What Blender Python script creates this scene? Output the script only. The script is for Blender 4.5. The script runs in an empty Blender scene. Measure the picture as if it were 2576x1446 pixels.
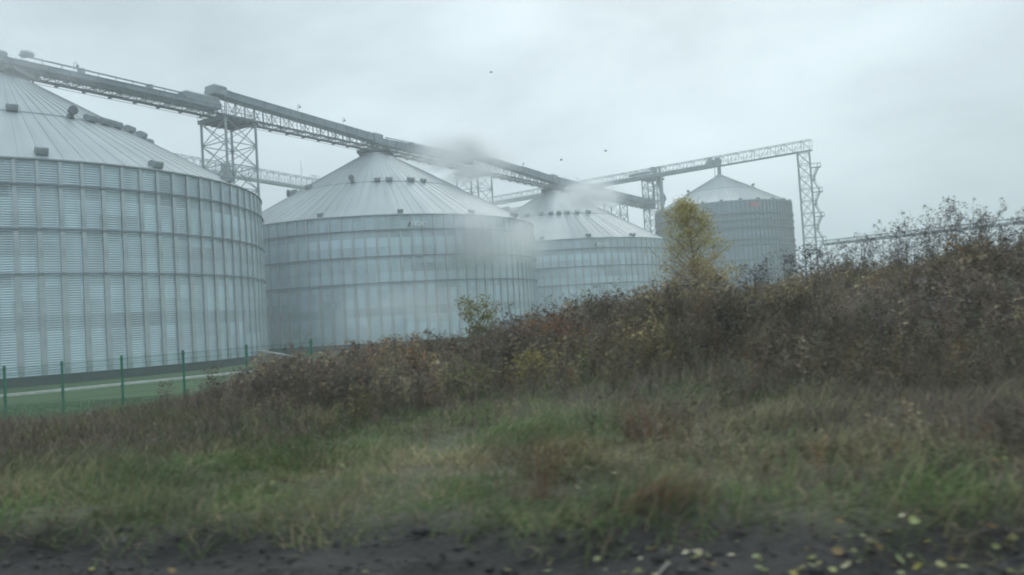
import bpy, math, random
import numpy as np
from mathutils import Matrix, Vector

rad = math.radians
scene = bpy.context.scene
COL = scene.collection
rng = np.random.default_rng(11)
random.seed(5)

# ------------------------------------------------------------------ camera
CAM_Z = 2.525
cam_d = bpy.data.cameras.new("camera")
cam = bpy.data.objects.new("camera", cam_d)
COL.objects.link(cam)
scene.camera = cam
PITCH, ROLL = 0.03667, 0.06071
cp, sp, cr, sr = math.cos(PITCH), math.sin(PITCH), math.cos(ROLL), math.sin(ROLL)
fwd = Vector((0, cp, sp)); up0 = Vector((0, -sp, cp)); rt0 = Vector((1, 0, 0))
right = rt0 * cr - up0 * sr
up = rt0 * sr + up0 * cr
m3 = Matrix((right, up, -fwd)).transposed()
cam.matrix_world = Matrix.Translation((0, 0, CAM_Z)) @ m3.to_4x4()
cam_d.sensor_width = 36
cam_d.lens = 2025.0 / 2575.0 * 36
cam_d.clip_end = 5000
cam_d.clip_start = 0.05
cam_d.dof.use_dof = True            # a wide-open lens focused on the silos: the verge goes soft
cam_d.dof.focus_distance = 95
cam_d.dof.aperture_fstop = 0.95
cam_d.dof.aperture_ratio = 0.6

# ------------------------------------------------------------------ world, sun
SUN_EL, SUN_AZ = rad(38), rad(14)      # sun somewhere behind the overcast, ahead of the camera
world = bpy.data.worlds.new("World")
scene.world = world
world.use_nodes = True
wt = world.node_tree
wt.nodes.clear()
def wn(t, **k):
    n = wt.nodes.new(t)
    for a, b in k.items():
        setattr(n, a, b)
    return n
out = wn("ShaderNodeOutputWorld")
bg = wn("ShaderNodeBackground")
bg.inputs[1].default_value = 0.1
sky = wn("ShaderNodeTexSky", sky_type='NISHITA', sun_disc=False)
sky.sun_elevation = SUN_EL
sky.sun_rotation = SUN_AZ
sky.air_density = 1.0; sky.dust_density = 4.0
tc = wn("ShaderNodeTexCoord")
mp = wn("ShaderNodeMapping"); mp.inputs['Scale'].default_value = (1.0, 1.0, 2.4)
mp.inputs['Rotation'].default_value = (0, 0, 0.6)
nz = wn("ShaderNodeTexNoise"); nz.inputs['Scale'].default_value = 2.1; nz.inputs['Detail'].default_value = 7; nz.inputs['Roughness'].default_value = 0.56
nz.inputs['Distortion'].default_value = 0.15
rp = wn("ShaderNodeValToRGB")
rp.color_ramp.elements[0].position = 0.34; rp.color_ramp.elements[0].color = (5.6, 6.65, 7.2, 1)
rp.color_ramp.elements[1].position = 0.68; rp.color_ramp.elements[1].color = (8.2, 9.65, 10.3, 1)
# brighter cloud where the sun stands behind it
dt = wn("ShaderNodeVectorMath", operation='DOT_PRODUCT')
bd = Vector((0.12, 1, 0.36)).normalized()
dt.inputs[1].default_value = bd
mr = wn("ShaderNodeMapRange"); mr.inputs[1].default_value = 0.90; mr.inputs[2].default_value = 1.0; mr.inputs[3].default_value = 0.97; mr.inputs[4].default_value = 1.2
mul = wn("ShaderNodeVectorMath", operation='SCALE')
mix = wn("ShaderNodeMix", data_type='RGBA'); mix.inputs[0].default_value = 0.95
L = wt.links.new
L(tc.outputs['Generated'], mp.inputs[0]); L(mp.outputs[0], nz.inputs['Vector'])
L(nz.outputs['Fac'], rp.inputs[0])
L(tc.outputs['Generated'], dt.inputs[0]); L(dt.outputs['Value'], mr.inputs[0])
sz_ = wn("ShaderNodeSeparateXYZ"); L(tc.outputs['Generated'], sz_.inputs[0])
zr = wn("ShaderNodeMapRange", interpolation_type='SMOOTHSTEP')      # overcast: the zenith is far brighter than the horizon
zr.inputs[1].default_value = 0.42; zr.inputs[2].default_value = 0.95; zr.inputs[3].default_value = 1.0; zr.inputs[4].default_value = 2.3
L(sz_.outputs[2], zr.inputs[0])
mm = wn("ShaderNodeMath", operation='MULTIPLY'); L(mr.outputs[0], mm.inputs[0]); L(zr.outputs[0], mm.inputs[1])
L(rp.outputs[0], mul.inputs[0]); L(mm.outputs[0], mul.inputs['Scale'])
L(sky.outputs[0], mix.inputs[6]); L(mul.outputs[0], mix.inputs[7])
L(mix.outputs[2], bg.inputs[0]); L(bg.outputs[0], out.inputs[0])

sun_d = bpy.data.lights.new("sun", 'SUN')
sun_d.energy = 0.6; sun_d.angle = rad(25); sun_d.color = (1, 0.97, 0.92)
sun = bpy.data.objects.new("sun", sun_d)
COL.objects.link(sun)
sdir = Vector((math.sin(SUN_AZ) * math.cos(SUN_EL), math.cos(SUN_AZ) * math.cos(SUN_EL), math.sin(SUN_EL)))
sun.rotation_euler = sdir.to_track_quat('Z', 'Y').to_euler()

scene.view_settings.view_transform = 'Standard'
scene.view_settings.look = 'None'
scene.view_settings.exposure = 0.0
scene.view_settings.gamma = 1.0
scene.render.engine = 'CYCLES'
scene.cycles.max_bounces = 6
scene.cycles.diffuse_bounces = 3
scene.cycles.glossy_bounces = 3
scene.cycles.volume_bounces = 2
scene.cycles.transparent_max_bounces = 8
scene.cycles.use_denoising = True
scene.cycles.pixel_filter_type = 'BLACKMAN_HARRIS'
scene.cycles.filter_width = 1.9

# ------------------------------------------------------------------ helpers
class MB:
    """collects shapes into one mesh"""
    def __init__(s):
        s.v = []; s.f = []
    def add(s, vs, fs):
        b = len(s.v)
        s.v.extend([tuple(p) for p in vs]); s.f.extend([tuple(i + b for i in f) for f in fs])
    def box(s, x0, x1, y0, y1, z0, z1):
        vs = [(x, y, z) for z in (z0, z1) for y in (y0, y1) for x in (x0, x1)]
        s.add(vs, [(0, 2, 3, 1), (4, 5, 7, 6), (0, 1, 5, 4), (2, 6, 7, 3), (0, 4, 6, 2), (1, 3, 7, 5)])
    def bar(s, p, q, w, h=None, upv=(0, 0, 1)):
        p = Vector(p); q = Vector(q); d = (q - p)
        if d.length < 1e-6: return
        d.normalize(); u = Vector(upv)
        if abs(d.dot(u)) > 0.98: u = Vector((1, 0, 0))
        a = d.cross(u).normalized(); b = a.cross(d).normalized()
        h = w if h is None else h
        a = a * (w / 2); b = b * (h / 2)
        vs = [p - a - b, p + a - b, p + a + b, p - a + b, q - a - b, q + a - b, q + a + b, q - a + b]
        s.add(vs, [(0, 1, 2, 3), (7, 6, 5, 4), (0, 4, 5, 1), (1, 5, 6, 2), (2, 6, 7, 3), (3, 7, 4, 0)])
    def tube(s, pts, r, n=8, cap=True):
        pts = [Vector(p) for p in pts]
        rs = r if isinstance(r, (list, tuple)) else [r] * len(pts)
        rings = []
        for i, p in enumerate(pts):
            d = (pts[min(i + 1, len(pts) - 1)] - pts[max(i - 1, 0)]).normalized()
            u = Vector((0, 0, 1)) if abs(d.z) < 0.95 else Vector((1, 0, 0))
            a = d.cross(u).normalized(); b = a.cross(d)
            rings.append([p + (a * math.cos(2 * math.pi * k / n) + b * math.sin(2 * math.pi * k / n)) * rs[i] for k in range(n)])
        vs = [v for rg in rings for v in rg]; fs = []
        for i in range(len(rings) - 1):
            for k in range(n):
                k2 = (k + 1) % n
                fs.append((i * n + k, i * n + k2, (i + 1) * n + k2, (i + 1) * n + k))
        if cap:
            fs.append(tuple(reversed(range(n)))); fs.append(tuple(range((len(rings) - 1) * n, len(rings) * n)))
        s.add(vs, fs)
    def build(s, name, mat, parent=None, smooth=False, loc=None):
        me = bpy.data.meshes.new(name)
        me.from_pydata(s.v, [], s.f); me.update()
        return link(name, me, mat, parent, smooth, loc)

def link(name, me, mat, parent=None, smooth=False, loc=None):
    if mat is not None: me.materials.append(mat)
    if smooth:
        me.polygons.foreach_set("use_smooth", [True] * len(me.polygons))
    o = bpy.data.objects.new(name, me)
    COL.objects.link(o)
    if parent is not None: o.parent = parent
    if loc is not None: o.location = loc
    return o

def np_mesh(name, verts, faces, nper, mat, parent=None, tint=None, smooth=False):
    """mesh from numpy arrays; faces (n, nper)"""
    me = bpy.data.meshes.new(name)
    nf = len(faces)
    me.vertices.add(len(verts)); me.vertices.foreach_set("co", np.asarray(verts, np.float32).ravel())
    me.loops.add(nf * nper); me.loops.foreach_set("vertex_index", np.asarray(faces, np.int32).ravel())
    me.polygons.add(nf)
    me.polygons.foreach_set("loop_start", np.arange(0, nf * nper, nper, dtype=np.int32))
    me.polygons.foreach_set("loop_total", np.full(nf, nper, np.int32))
    if tint is not None:
        at = me.color_attributes.new("tint", 'FLOAT_COLOR', 'POINT')
        c = np.ones((len(verts), 4), np.float32); c[:, :3] = tint
        at.data.foreach_set("color", c.ravel())
    me.update(); me.validate()
    return link(name, me, mat, parent, smooth)

def tag(o, label=None, cat=None, group=None, kind=None):
    if label: o["label"] = label
    if cat: o["category"] = cat
    if group: o["group"] = group
    if kind: o["kind"] = kind
    return o

def thing(name, label, cat, loc=(0, 0, 0), rz=0.0, group=None):
    o = bpy.data.objects.new(name, None)
    COL.objects.link(o)
    o.empty_display_size = 0.5
    o.location = loc; o.rotation_euler = (0, 0, rz)
    return tag(o, label, cat, group)

# ------------------------------------------------------------------ materials
def mat(name, base, rough=0.7, metal=0.0, noise=None, bump=None, spec=0.5, space='Object'):
    m = bpy.data.materials.new(name); m.use_nodes = True
    nt = m.node_tree; b = nt.nodes["Principled BSDF"]
    b.inputs['Roughness'].default_value = rough; b.inputs['Metallic'].default_value = metal
    b.inputs['Specular IOR Level'].default_value = spec
    b.inputs['Base Color'].default_value = (*base, 1)
    if noise:
        sc_, amt, det = noise
        t = nt.nodes.new("ShaderNodeTexCoord"); n = nt.nodes.new("ShaderNodeTexNoise")
        n.inputs['Scale'].default_value = sc_; n.inputs['Detail'].default_value = det
        nt.links.new(t.outputs[space], n.inputs['Vector'])
        r = nt.nodes.new("ShaderNodeValToRGB")
        r.color_ramp.elements[0].position = 0.3; r.color_ramp.elements[1].position = 0.7
        r.color_ramp.elements[0].color = (*[c * (1 - amt) for c in base], 1)
        r.color_ramp.elements[1].color = (*[min(1, c * (1 + amt)) for c in base], 1)
        nt.links.new(n.outputs['Fac'], r.inputs[0]); nt.links.new(r.outputs[0], b.inputs['Base Color'])
        if bump:
            bp = nt.nodes.new("ShaderNodeBump"); bp.inputs['Strength'].default_value = bump; bp.inputs['Distance'].default_value = 0.1
            nt.links.new(n.outputs['Fac'], bp.inputs['Height']); nt.links.new(bp.outputs[0], b.inputs['Normal'])
    return m

def tint_mat(name, rough=0.8, trans=0.25, spec=0.2):
    m = bpy.data.materials.new(name); m.use_nodes = True
    nt = m.node_tree; b = nt.nodes["Principled BSDF"]
    b.inputs['Roughness'].default_value = rough
    b.inputs['Specular IOR Level'].default_value = spec
    a = nt.nodes.new("ShaderNodeAttribute"); a.attribute_name = "tint"
    nt.links.new(a.outputs['Color'], b.inputs['Base Color'])
    if trans:
        tr = nt.nodes.new("ShaderNodeBsdfTranslucent"); mx = nt.nodes.new("ShaderNodeMixShader")
        mx.inputs[0].default_value = trans
        nt.links.new(a.outputs['Color'], tr.inputs[0])
        nt.links.new(b.outputs[0], mx.inputs[1]); nt.links.new(tr.outputs[0], mx.inputs[2])
        nt.links.new(mx.outputs[0], nt.nodes["Material Output"].inputs[0])
    return m

def sheet_metal(name, base, nseg, row_h, metal, rough, var=0.16):
    """galvanised sheets: each curved sheet has its own dullness; faint vertical wash streaks"""
    m = bpy.data.materials.new(name); m.use_nodes = True
    nt = m.node_tree; N = nt.nodes.new; b = nt.nodes["Principled BSDF"]; LK = nt.links.new
    t = N("ShaderNodeTexCoord"); sx = N("ShaderNodeSeparateXYZ"); LK(t.outputs['Object'], sx.inputs[0])
    def M(op, a, b_=None):
        n = N("ShaderNodeMath"); n.operation = op
        for i, v in enumerate((a, b_)):
            if v is None: continue
            if isinstance(v, (int, float)): n.inputs[i].default_value = v
            else: LK(v, n.inputs[i])
        return n.outputs[0]
    row = M('FLOOR', M('DIVIDE', sx.outputs[2], row_h))
    ang = M('DIVIDE', M('ARCTAN2', sx.outputs[1], sx.outputs[0]), 2 * math.pi / nseg)
    seg = M('FLOOR', M('ADD', ang, M('MULTIPLY', row, 0.5)))
    cb = N("ShaderNodeCombineXYZ"); LK(row, cb.inputs[0]); LK(seg, cb.inputs[1])
    wnz = N("ShaderNodeTexWhiteNoise"); wnz.noise_dimensions = '2D'; LK(cb.outputs[0], wnz.inputs['Vector'])
    ns = N("ShaderNodeTexNoise"); ns.inputs['Scale'].default_value = 1.0; ns.inputs['Detail'].default_value = 4
    c2 = N("ShaderNodeCombineXYZ"); LK(M('MULTIPLY', ang, 2.2), c2.inputs[0]); LK(M('MULTIPLY', sx.outputs[2], 0.10), c2.inputs[1])
    LK(c2.outputs[0], ns.inputs['Vector'])
    n3 = N("ShaderNodeTexNoise"); n3.inputs['Scale'].default_value = 0.12; n3.inputs['Detail'].default_value = 3; LK(t.outputs['Object'], n3.inputs['Vector'])
    wr = N("ShaderNodeTexWhiteNoise"); wr.noise_dimensions = '1D'; LK(M('ADD', row, 0.5), wr.inputs['W'])
    wvar = M('ADD', M('MULTIPLY', M('SUBTRACT', wnz.outputs['Value'], 0.5), var), M('MULTIPLY', M('SUBTRACT', wr.outputs['Value'], 0.5), var))
    k = M('ADD', wvar, M('MULTIPLY', M('SUBTRACT', ns.outputs['Fac'], 0.5), 0.55))
    k = M('ADD', k, M('MULTIPLY', M('SUBTRACT', n3.outputs['Fac'], 0.5), 0.45))
    sc_ = M('ADD', k, 1.0)
    v = N("ShaderNodeVectorMath"); v.operation = 'SCALE'; v.inputs[0].default_value = base; LK(sc_, v.inputs['Scale'])
    LK(v.outputs[0], b.inputs['Base Color'])
    LK(M('ADD', M('MULTIPLY', wnz.outputs['Value'], 0.18), rough - 0.09), b.inputs['Roughness'])
    b.inputs['Metallic'].default_value = metal
    return m

M_WALL = sheet_metal("galvanised_wall", (0.44, 0.54, 0.59), 50, 1.26, 0.55, 0.42, 0.26)
M_ROOF = sheet_metal("galvanised_roof", (0.29, 0.325, 0.335), 100, 60.0, 0.3, 0.5, 0.06)
M_WALL2 = sheet_metal("galvanised_wall_tall_silo", (0.20, 0.27, 0.315), 48, 1.15, 0.55, 0.42, 0.2)
M_STIFF = mat("galvanised_stiffener", (0.40, 0.45, 0.465), 0.5, 0.5, (0.6, 0.18, 3))
M_RING = mat("galvanised_ring", (0.15, 0.185, 0.205), 0.55, 0.4, (0.5, 0.2, 3))
M_STEEL = mat("galvanised_steel", (0.26, 0.30, 0.315), 0.5, 0.4, (0.8, 0.18, 3))
M_DSTEEL = mat("weathered_steel", (0.12, 0.145, 0.16), 0.6, 0.3, (0.8, 0.25, 3))
M_HOUS = mat("conveyor_casing", (0.20, 0.24, 0.26), 0.5, 0.4, (0.35, 0.22, 4))
M_CONC = mat("damp_concrete", (0.035, 0.04, 0.044), 0.85, 0, (0.8, 0.3, 5), 0.3)
M_KERB = mat("pale_concrete", (0.55, 0.55, 0.53), 0.8, 0, (1.5, 0.18, 4), 0.2)
M_GREEN = mat("green_coated_steel", (0.02, 0.17, 0.10), 0.45, 0, (2, 0.2, 2))
M_RED = mat("faded_red_paint", (0.45, 0.13, 0.12), 0.6, 0, (1, 0.2, 3))
M_WHITE = mat("white_letter_paint", (0.72, 0.74, 0.74), 0.6, 0, (3, 0.12, 2))
M_BLACK = mat("dark_letter_paint", (0.05, 0.06, 0.065), 0.6, 0, (3, 0.15, 2))
M_LAMP = mat("lamp_housing_paint", (0.16, 0.19, 0.2), 0.5, 0.2, (3, 0.1, 2))
M_BARK = mat("grey_brown_bark", (0.11, 0.09, 0.075), 0.9, 0, (9, 0.4, 5), 0.4)
M_BIRD = mat("dark_feather", (0.05, 0.05, 0.055), 0.8, 0, (8, 0.3, 2))
M_TWIG = mat("pale_dead_wood", (0.30, 0.28, 0.25), 0.85, 0, (10, 0.3, 4), 0.3)
M_GRASS = tint_mat("grass_blade", 0.6, 0.3)
M_WEED = tint_mat("dry_weed", 0.85, 0.2, 0.1)
M_LEAF = tint_mat("autumn_leaf", 0.6, 0.3, 0.3)

# ------------------------------------------------------------------ terrain
TN = np.array([0.21, 0.978]); TS = np.array([0.978, -0.21])
def vnoise(x, y, seed=0):
    """smooth value noise, numpy"""
    def h(ix, iy):
        n = (ix * 374761393 + iy * 668265263 + seed * 982451653) & 0x7fffffff
        n = ((n ^ (n >> 13)) * 1274126177) & 0x7fffffff
        return ((n ^ (n >> 16)) & 0xffff) / 65535.0
    x = np.asarray(x, float); y = np.asarray(y, float)
    ix = np.floor(x).astype(np.int64); iy = np.floor(y).astype(np.int64)
    fx = x - ix; fy = y - iy
    fx = fx * fx * (3 - 2 * fx); fy = fy * fy * (3 - 2 * fy)
    return (h(ix, iy) * (1 - fx) + h(ix + 1, iy) * fx) * (1 - fy) + (h(ix, iy + 1) * (1 - fx) + h(ix + 1, iy + 1) * fx) * fy
def fbm(x, y, seed=0, o=4):
    r = 0; a = 0.5; t = 0
    for i in range(o):
        r = r + a * vnoise(x, y, seed + i); t += a; a *= 0.5; x = x * 2.03; y = y * 2.03
    return r / t - 0.5
def sstep(a, b, x):
    t = np.clip((np.asarray(x, float) - a) / (b - a), 0, 1)
    return t * t * (3 - 2 * t)
def ps(X, Y):
    return TN[0] * X + TN[1] * Y, TS[0] * X + TS[1] * Y
CREST_S = [-40, -22, -17.3, -14.5, -12.9, -11.3, -9.0, -6.6, -3.4, 0, 3, 6, 9, 40]
CREST_Z = [-0.7, -0.35, -0.05, 0.15, 0.42, 0.9, 1.0, 1.15, 1.65, 2.05, 2.45, 2.7, 2.8, 3.0]
def edge_p(s):
    return 6.38 + 0.85 * fbm(s * 0.9, s * 0 + 3.1, 5, 4)
def ground_z(X, Y):
    X = np.asarray(X, float); Y = np.asarray(Y, float)
    p, s = ps(X, Y)
    zc = np.interp(s, CREST_S, CREST_Z)
    verge = 0.85 + 0.02 * (p - 6) + 0.12 * sstep(-6, 8, s)
    z = verge + (zc - verge) * sstep(11.0, 22.0, p)
    lawn = -0.8 + 0 * p
    z = z + (lawn - z) * sstep(23.5, 46.0, p)
    soil = 0.66 - 0.012 * np.clip(6 - p, 0, 40)
    e = edge_p(s)
    z = soil + (z - soil) * sstep(e - 0.35, e + 0.35, p)
    near = np.exp(-((p / 30.0) ** 2))
    z = z + near * (0.28 * fbm(X * 0.45, Y * 0.45, 1) + 0.16 * fbm(X * 1.6, Y * 1.6, 2)) * sstep(5.5, 9, p)
    soilm = 1 - sstep(e - 0.2, e + 0.5, p)
    z = z + soilm * (0.24 * fbm(s * 1.1, p * 3.0, 7) + 0.13 * fbm(s * 4, p * 7, 8, 3)) * np.exp(-((p - 5) / 14.0) ** 2)
    return z

def axis(lo, hi, step, far, n=26):
    a = np.arange(lo, hi + 1e-6, step)
    g = np.geomspace(step, far, n)
    return np.concatenate([lo - np.cumsum(g)[::-1] * 1.0, a, hi + np.cumsum(g)])
ax_ = axis(-34, 34, 0.16, 150); ay_ = axis(3.0, 30, 0.16, 150)
ax_ = ax_[np.abs(ax_) < 860]; ay_ = ay_[np.abs(ay_) < 860]
gx, gy = np.meshgrid(ax_, ay_)
gz = ground_z(gx, gy)
nx, ny = len(ax_), len(ay_)
ii = (np.arange(ny - 1)[:, None] * nx + np.arange(nx - 1)[None, :]).ravel()
gf = np.stack([ii, ii + 1, ii + nx + 1, ii + nx], 1)
gp, gs = ps(gx, gy)
ge = edge_p(gs)
soil_w = 1 - sstep(ge - 0.05, ge + 0.2, gp + 0.35 * fbm(gs * 3, gp * 3, 93))
lawn_w = sstep(22.0, 25.0, gp + 2.5 * fbm(gx * 0.35, gy * 0.35, 31) - 0.25 * np.clip(gs + 12, 0, 40))
brush_w = sstep(11, 14, gp + 3.6 * (1 - sstep(-7.5, -3.0, gs)) + 3 * fbm(gx * 0.3, gy * 0.3, 33))
nA = fbm(gx * 0.6, gy * 0.6, 21)[..., None]; nB = fbm(gx * 2.6, gy * 2.6, 23)[..., None]
verge_c = np.array([0.080, 0.078, 0.050]) * (1 + 0.7 * nA + 0.7 * nB)
brush_c = np.array([0.078, 0.062, 0.050]) * (1 + 0.8 * nB)
lawn_c = np.array([0.058, 0.098, 0.034]) * (1 + 0.9 * fbm(gx * 0.18, gy * 0.5, 25)[..., None] + 0.4 * nB)
soil_c = np.array([0.036, 0.032, 0.030]) * (1 + 1.6 * fbm(gs * 1.6, gp * 5.0, 27)[..., None] + 0.8 * fbm(gx * 7, gy * 7, 28)[..., None])
c = verge_c
c = c + (brush_c - c) * brush_w[..., None]
c = c + (lawn_c - c) * lawn_w[..., None]
c = c + (soil_c - c) * soil_w[..., None]
M_GROUND = tint_mat("earth_and_turf", 0.9, 0.0, 0.25)
nt = M_GROUND.node_tree
t_ = nt.nodes.new("ShaderNodeTexCoord"); n_ = nt.nodes.new("ShaderNodeTexNoise"); n_.inputs['Scale'].default_value = 14; n_.inputs['Detail'].default_value = 6
b_ = nt.nodes.new("ShaderNodeBump"); b_.inputs['Strength'].default_value = 0.7; b_.inputs['Distance'].default_value = 0.06
nt.links.new(t_.outputs['Object'], n_.inputs['Vector']); nt.links.new(n_.outputs['Fac'], b_.inputs['Height']); nt.links.new(b_.outputs[0], nt.nodes["Principled BSDF"].inputs['Normal'])
ground = np_mesh("ground", np.stack([gx, gy, gz], -1).reshape(-1, 3), gf, 4, M_GROUND, None, np.clip(c, 0.004, 1).reshape(-1, 3), True)
tag(ground, "dark trackside soil, weedy bank and lawn around the silos", kind='structure')

def gzs(x, y):
    return float(ground_z(x, y))

# ------------------------------------------------------------------ grain silos
R1, H1, CAPR, SLOPE = 27.27, 18.5, 2.6, 0.571
CAPZ = H1 + (R1 - CAPR) * SLOPE

def cyl_wall(R, H, pitch, amp, seg):
    nr = int(H / pitch * 4)
    z = np.linspace(0, H, nr + 1)
    r = R + amp * np.sin(z / pitch * 2 * np.pi)
    a = np.linspace(0, 2 * np.pi, seg, endpoint=False)
    v = np.stack([r[:, None] * np.cos(a), r[:, None] * np.sin(a), np.repeat(z[:, None], seg, 1)], -1).reshape(-1, 3)
    i = np.arange(nr)[:, None] * seg; k = np.arange(seg)[None, :]; k2 = (k + 1) % seg
    f = np.stack([i + k, i + k2, i + seg + k2, i + seg + k], -1).reshape(-1, 4)
    return v, f

def roof_mb(R, H, capr, slope, nrib, ribw, ribh, joint):
    m = MB(); seg = nrib * 2
    rings = [(R + 0.25, H - 0.02)]
    rj = joint
    rings += [(rj, H + (R - rj) * slope), (rj - 0.02, H + (R - rj) * slope + 0.13), (capr, H + (R - capr) * slope + 0.13)]
    rings[0] = (R + 0.25, H - 0.25 * slope + 0.02)
    vs = []
    for (r, z) in rings:
        vs += [(r * math.cos(2 * math.pi * k / seg), r * math.sin(2 * math.pi * k / seg), z) for k in range(seg)]
    fs = []
    for i in range(len(rings) - 1):
        for k in range(seg):
            k2 = (k + 1) % seg
            fs.append((i * seg + k, i * seg + k2, (i + 1) * seg + k2, (i + 1) * seg + k))
    m.add(vs, fs)
    for k in range(nrib):
        a = 2 * math.pi * (k + 0.5) / nrib; ca, sa = math.cos(a), math.sin(a)
        for (r0, r1, dz) in ((R + 0.22, rj, 0.0), (rj - 0.03, max(capr, 4.5 if k % 2 else capr), 0.13)):
            m.bar((r0 * ca, r0 * sa, H + (R - r0) * slope + dz + ribh / 2), (r1 * ca, r1 * sa, H + (R - r1) * slope + dz + ribh / 2), ribw, ribh)
    return m

def ring_mb(R, w, h, seg=200, z=0):
    m = MB(); vs = []; fs = []
    for k in range(seg):
        a = 2 * math.pi * k / seg; ca, sa = math.cos(a), math.sin(a)
        vs += [(R * ca, R * sa, z - h / 2), ((R + w) * ca, (R + w) * sa, z - h / 2), ((R + w) * ca, (R + w) * sa, z + h / 2), (R * ca, R * sa, z + h / 2)]
    for k in range(seg):
        a = k * 4; b = ((k + 1) % seg) * 4
        for j in range(4):
            j2 = (j + 1) % 4
            fs.append((a + j, b + j, b + j2, a + j2))
    m.add(vs, fs)
    return m

def mesh_of(m, name, material, smooth=False):
    me = bpy.data.meshes.new(name); me.from_pydata(m.v, [], m.f); me.update(); me.materials.append(material)
    if smooth: me.polygons.foreach_set("use_smooth", [True] * len(me.polygons))
    return me

def inst(name, me, parent, loc=(0, 0, 0), rz=0.0):
    o = bpy.data.objects.new(name, me); COL.objects.link(o); o.parent = parent
    o.location = loc; o.rotation_euler = (0, 0, rz)
    return o

def hood_vent(s=1.0):
    """small sheet metal hood, open low side"""
    m = MB()
    w, d, h = 0.62 * s, 0.55 * s, 0.85 * s
    prof = [(-d, -0.1), (d, -0.1), (d * 1.25, h * 0.35), (d * 1.25, h * 0.72), (0.1 * s, h), (-d, h * 0.85)]
    vs = [(x, -w, z) for x, z in prof] + [(x, w, z) for x, z in prof]; n = len(prof)
    fs = [tuple(reversed(range(n))), tuple(range(n, 2 * n))] + [(i, (i + 1) % n, n + (i + 1) % n, n + i) for i in range(n)]
    m.add([(v[0], v[1], v[2]) for v in vs], fs)
    m.bar((-d * 1.05, 0, h * 0.5), (d * 1.3, 0, h * 0.5), w * 2.16, 0.06)
    return m
def elbow_vent(s=1.0):
    """round fan elbow that turns outward"""
    m = MB()
    pts = [(0, 0, -0.2), (0, 0, 0.5), (0.12, 0, 0.85), (0.4, 0, 1.08), (0.8, 0, 1.15), (1.25, 0, 1.1)]
    m.tube([(x * s, y * s, z * s) for x, y, z in pts], [0.62 * s] * 4 + [0.72 * s, 0.78 * s], 14)
    m.tube([(1.2 * s, 0, 1.1 * s), (1.28 * s, 0, 1.1 * s)], 0.86 * s, 14)
    return m

me_wall = None
v_, f_ = cyl_wall(R1, H1, 0.21, 0.028, 220)
me_wall = bpy.data.meshes.new("wall"); me_wall.from_pydata(v_.tolist(), [], f_.tolist()); me_wall.update(); me_wall.materials.append(M_WALL)
me_wall.polygons.foreach_set("use_smooth", [True] * len(me_wall.polygons))
me_roof = mesh_of(roof_mb(R1, H1, CAPR, SLOPE, 100, 0.05, 0.05, 15.1), "roof", M_ROOF)
me_ring = mesh_of(ring_mb(R1 + 0.16, 0.12, 0.16), "wind_ring", M_RING)
me_eave = mesh_of(ring_mb(R1 - 0.02, 0.17, 0.14, 200, 0), "eave_trim", M_RING)
st = MB()
for (z0, z1, w) in ((0.0, 8.6, 0.44), (8.6, 12.4, 0.36), (12.4, 16.2, 0.33), (16.2, 18.3, 0.30)):
    # hat section: two flanges and a raised web
    st.box(R1 + 0.02, R1 + 0.15, -w / 2, w / 2, z0 + 0.01, z1 - 0.01)
    for zz in np.arange(z0 + 1.26, z1, 1.26 * 2):
        st.box(R1 + 0.03, R1 + 0.17, -w / 2 - 0.03, w / 2 + 0.03, zz - 0.07, zz + 0.07)
me_stiff = mesh_of(st, "wall_stiffener", M_STIFF)
me_hood = mesh_of(hood_vent(0.78), "roof_vent", M_STEEL)
me_hood_s = mesh_of(hood_vent(0.6), "roof_vent", M_STEEL)
me_elbow = mesh_of(elbow_vent(0.55), "roof_vent", M_DSTEEL)
pl = ring_mb(R1 - 0.6, 0.75, 1.6, 160, -0.8)
me_plinth = mesh_of(pl, "foundation", M_CONC)

def cap_platform(parent, capr, z, top, m1=M_DSTEEL):
    m = MB()
    # collar, deck, short posts up to the conveyor
    m.tube([(0, 0, z - 0.3), (0, 0, z + 0.35)], [capr + 0.1, capr - 0.1], 24)
    cp_ = m.build("roof_cap", M_ROOF, parent)
    d = MB(); a = capr + 0.3
    d.box(-a, a, -a * 0.8, a * 0.8, top - 0.75, top - 0.5)
    for x in np.linspace(-a, a, 5): d.bar((x, -a * 0.8, top - 0.85), (x, a * 0.8, top - 0.85), 0.14, 0.2)
    d.tube([(0, 0, z + 0.3), (0, 0, top - 0.1)], 0.45, 12)
    d.box(-1.5, 1.5, -1.2, 1.2, top - 1.25, top - 0.96)
    for sx in (-1, 1):
        for sy in (-1, 1):
            d.bar((sx * a * 0.85, sy * a * 0.65, z - 0.1), (sx * a * 0.85, sy * a * 0.65, top - 0.75), 0.18)
            d.bar((sx * a * 0.85, sy * a * 0.65, z), (0, sy * a * 0.65, top - 0.95), 0.1)
    for sy in (-1, 1):
        for zz in (0.1, 0.6): d.bar((-a, sy * a * 0.8, top - 0.5 + zz), (a, sy * a * 0.8, top - 0.5 + zz), 0.05)
        for x in np.linspace(-a, a, 5): d.bar((x, sy * a * 0.8, top - 0.5), (x, sy * a * 0.8, top + 0.1), 0.05)
    d.build("cap_platform", m1, parent)

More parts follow.
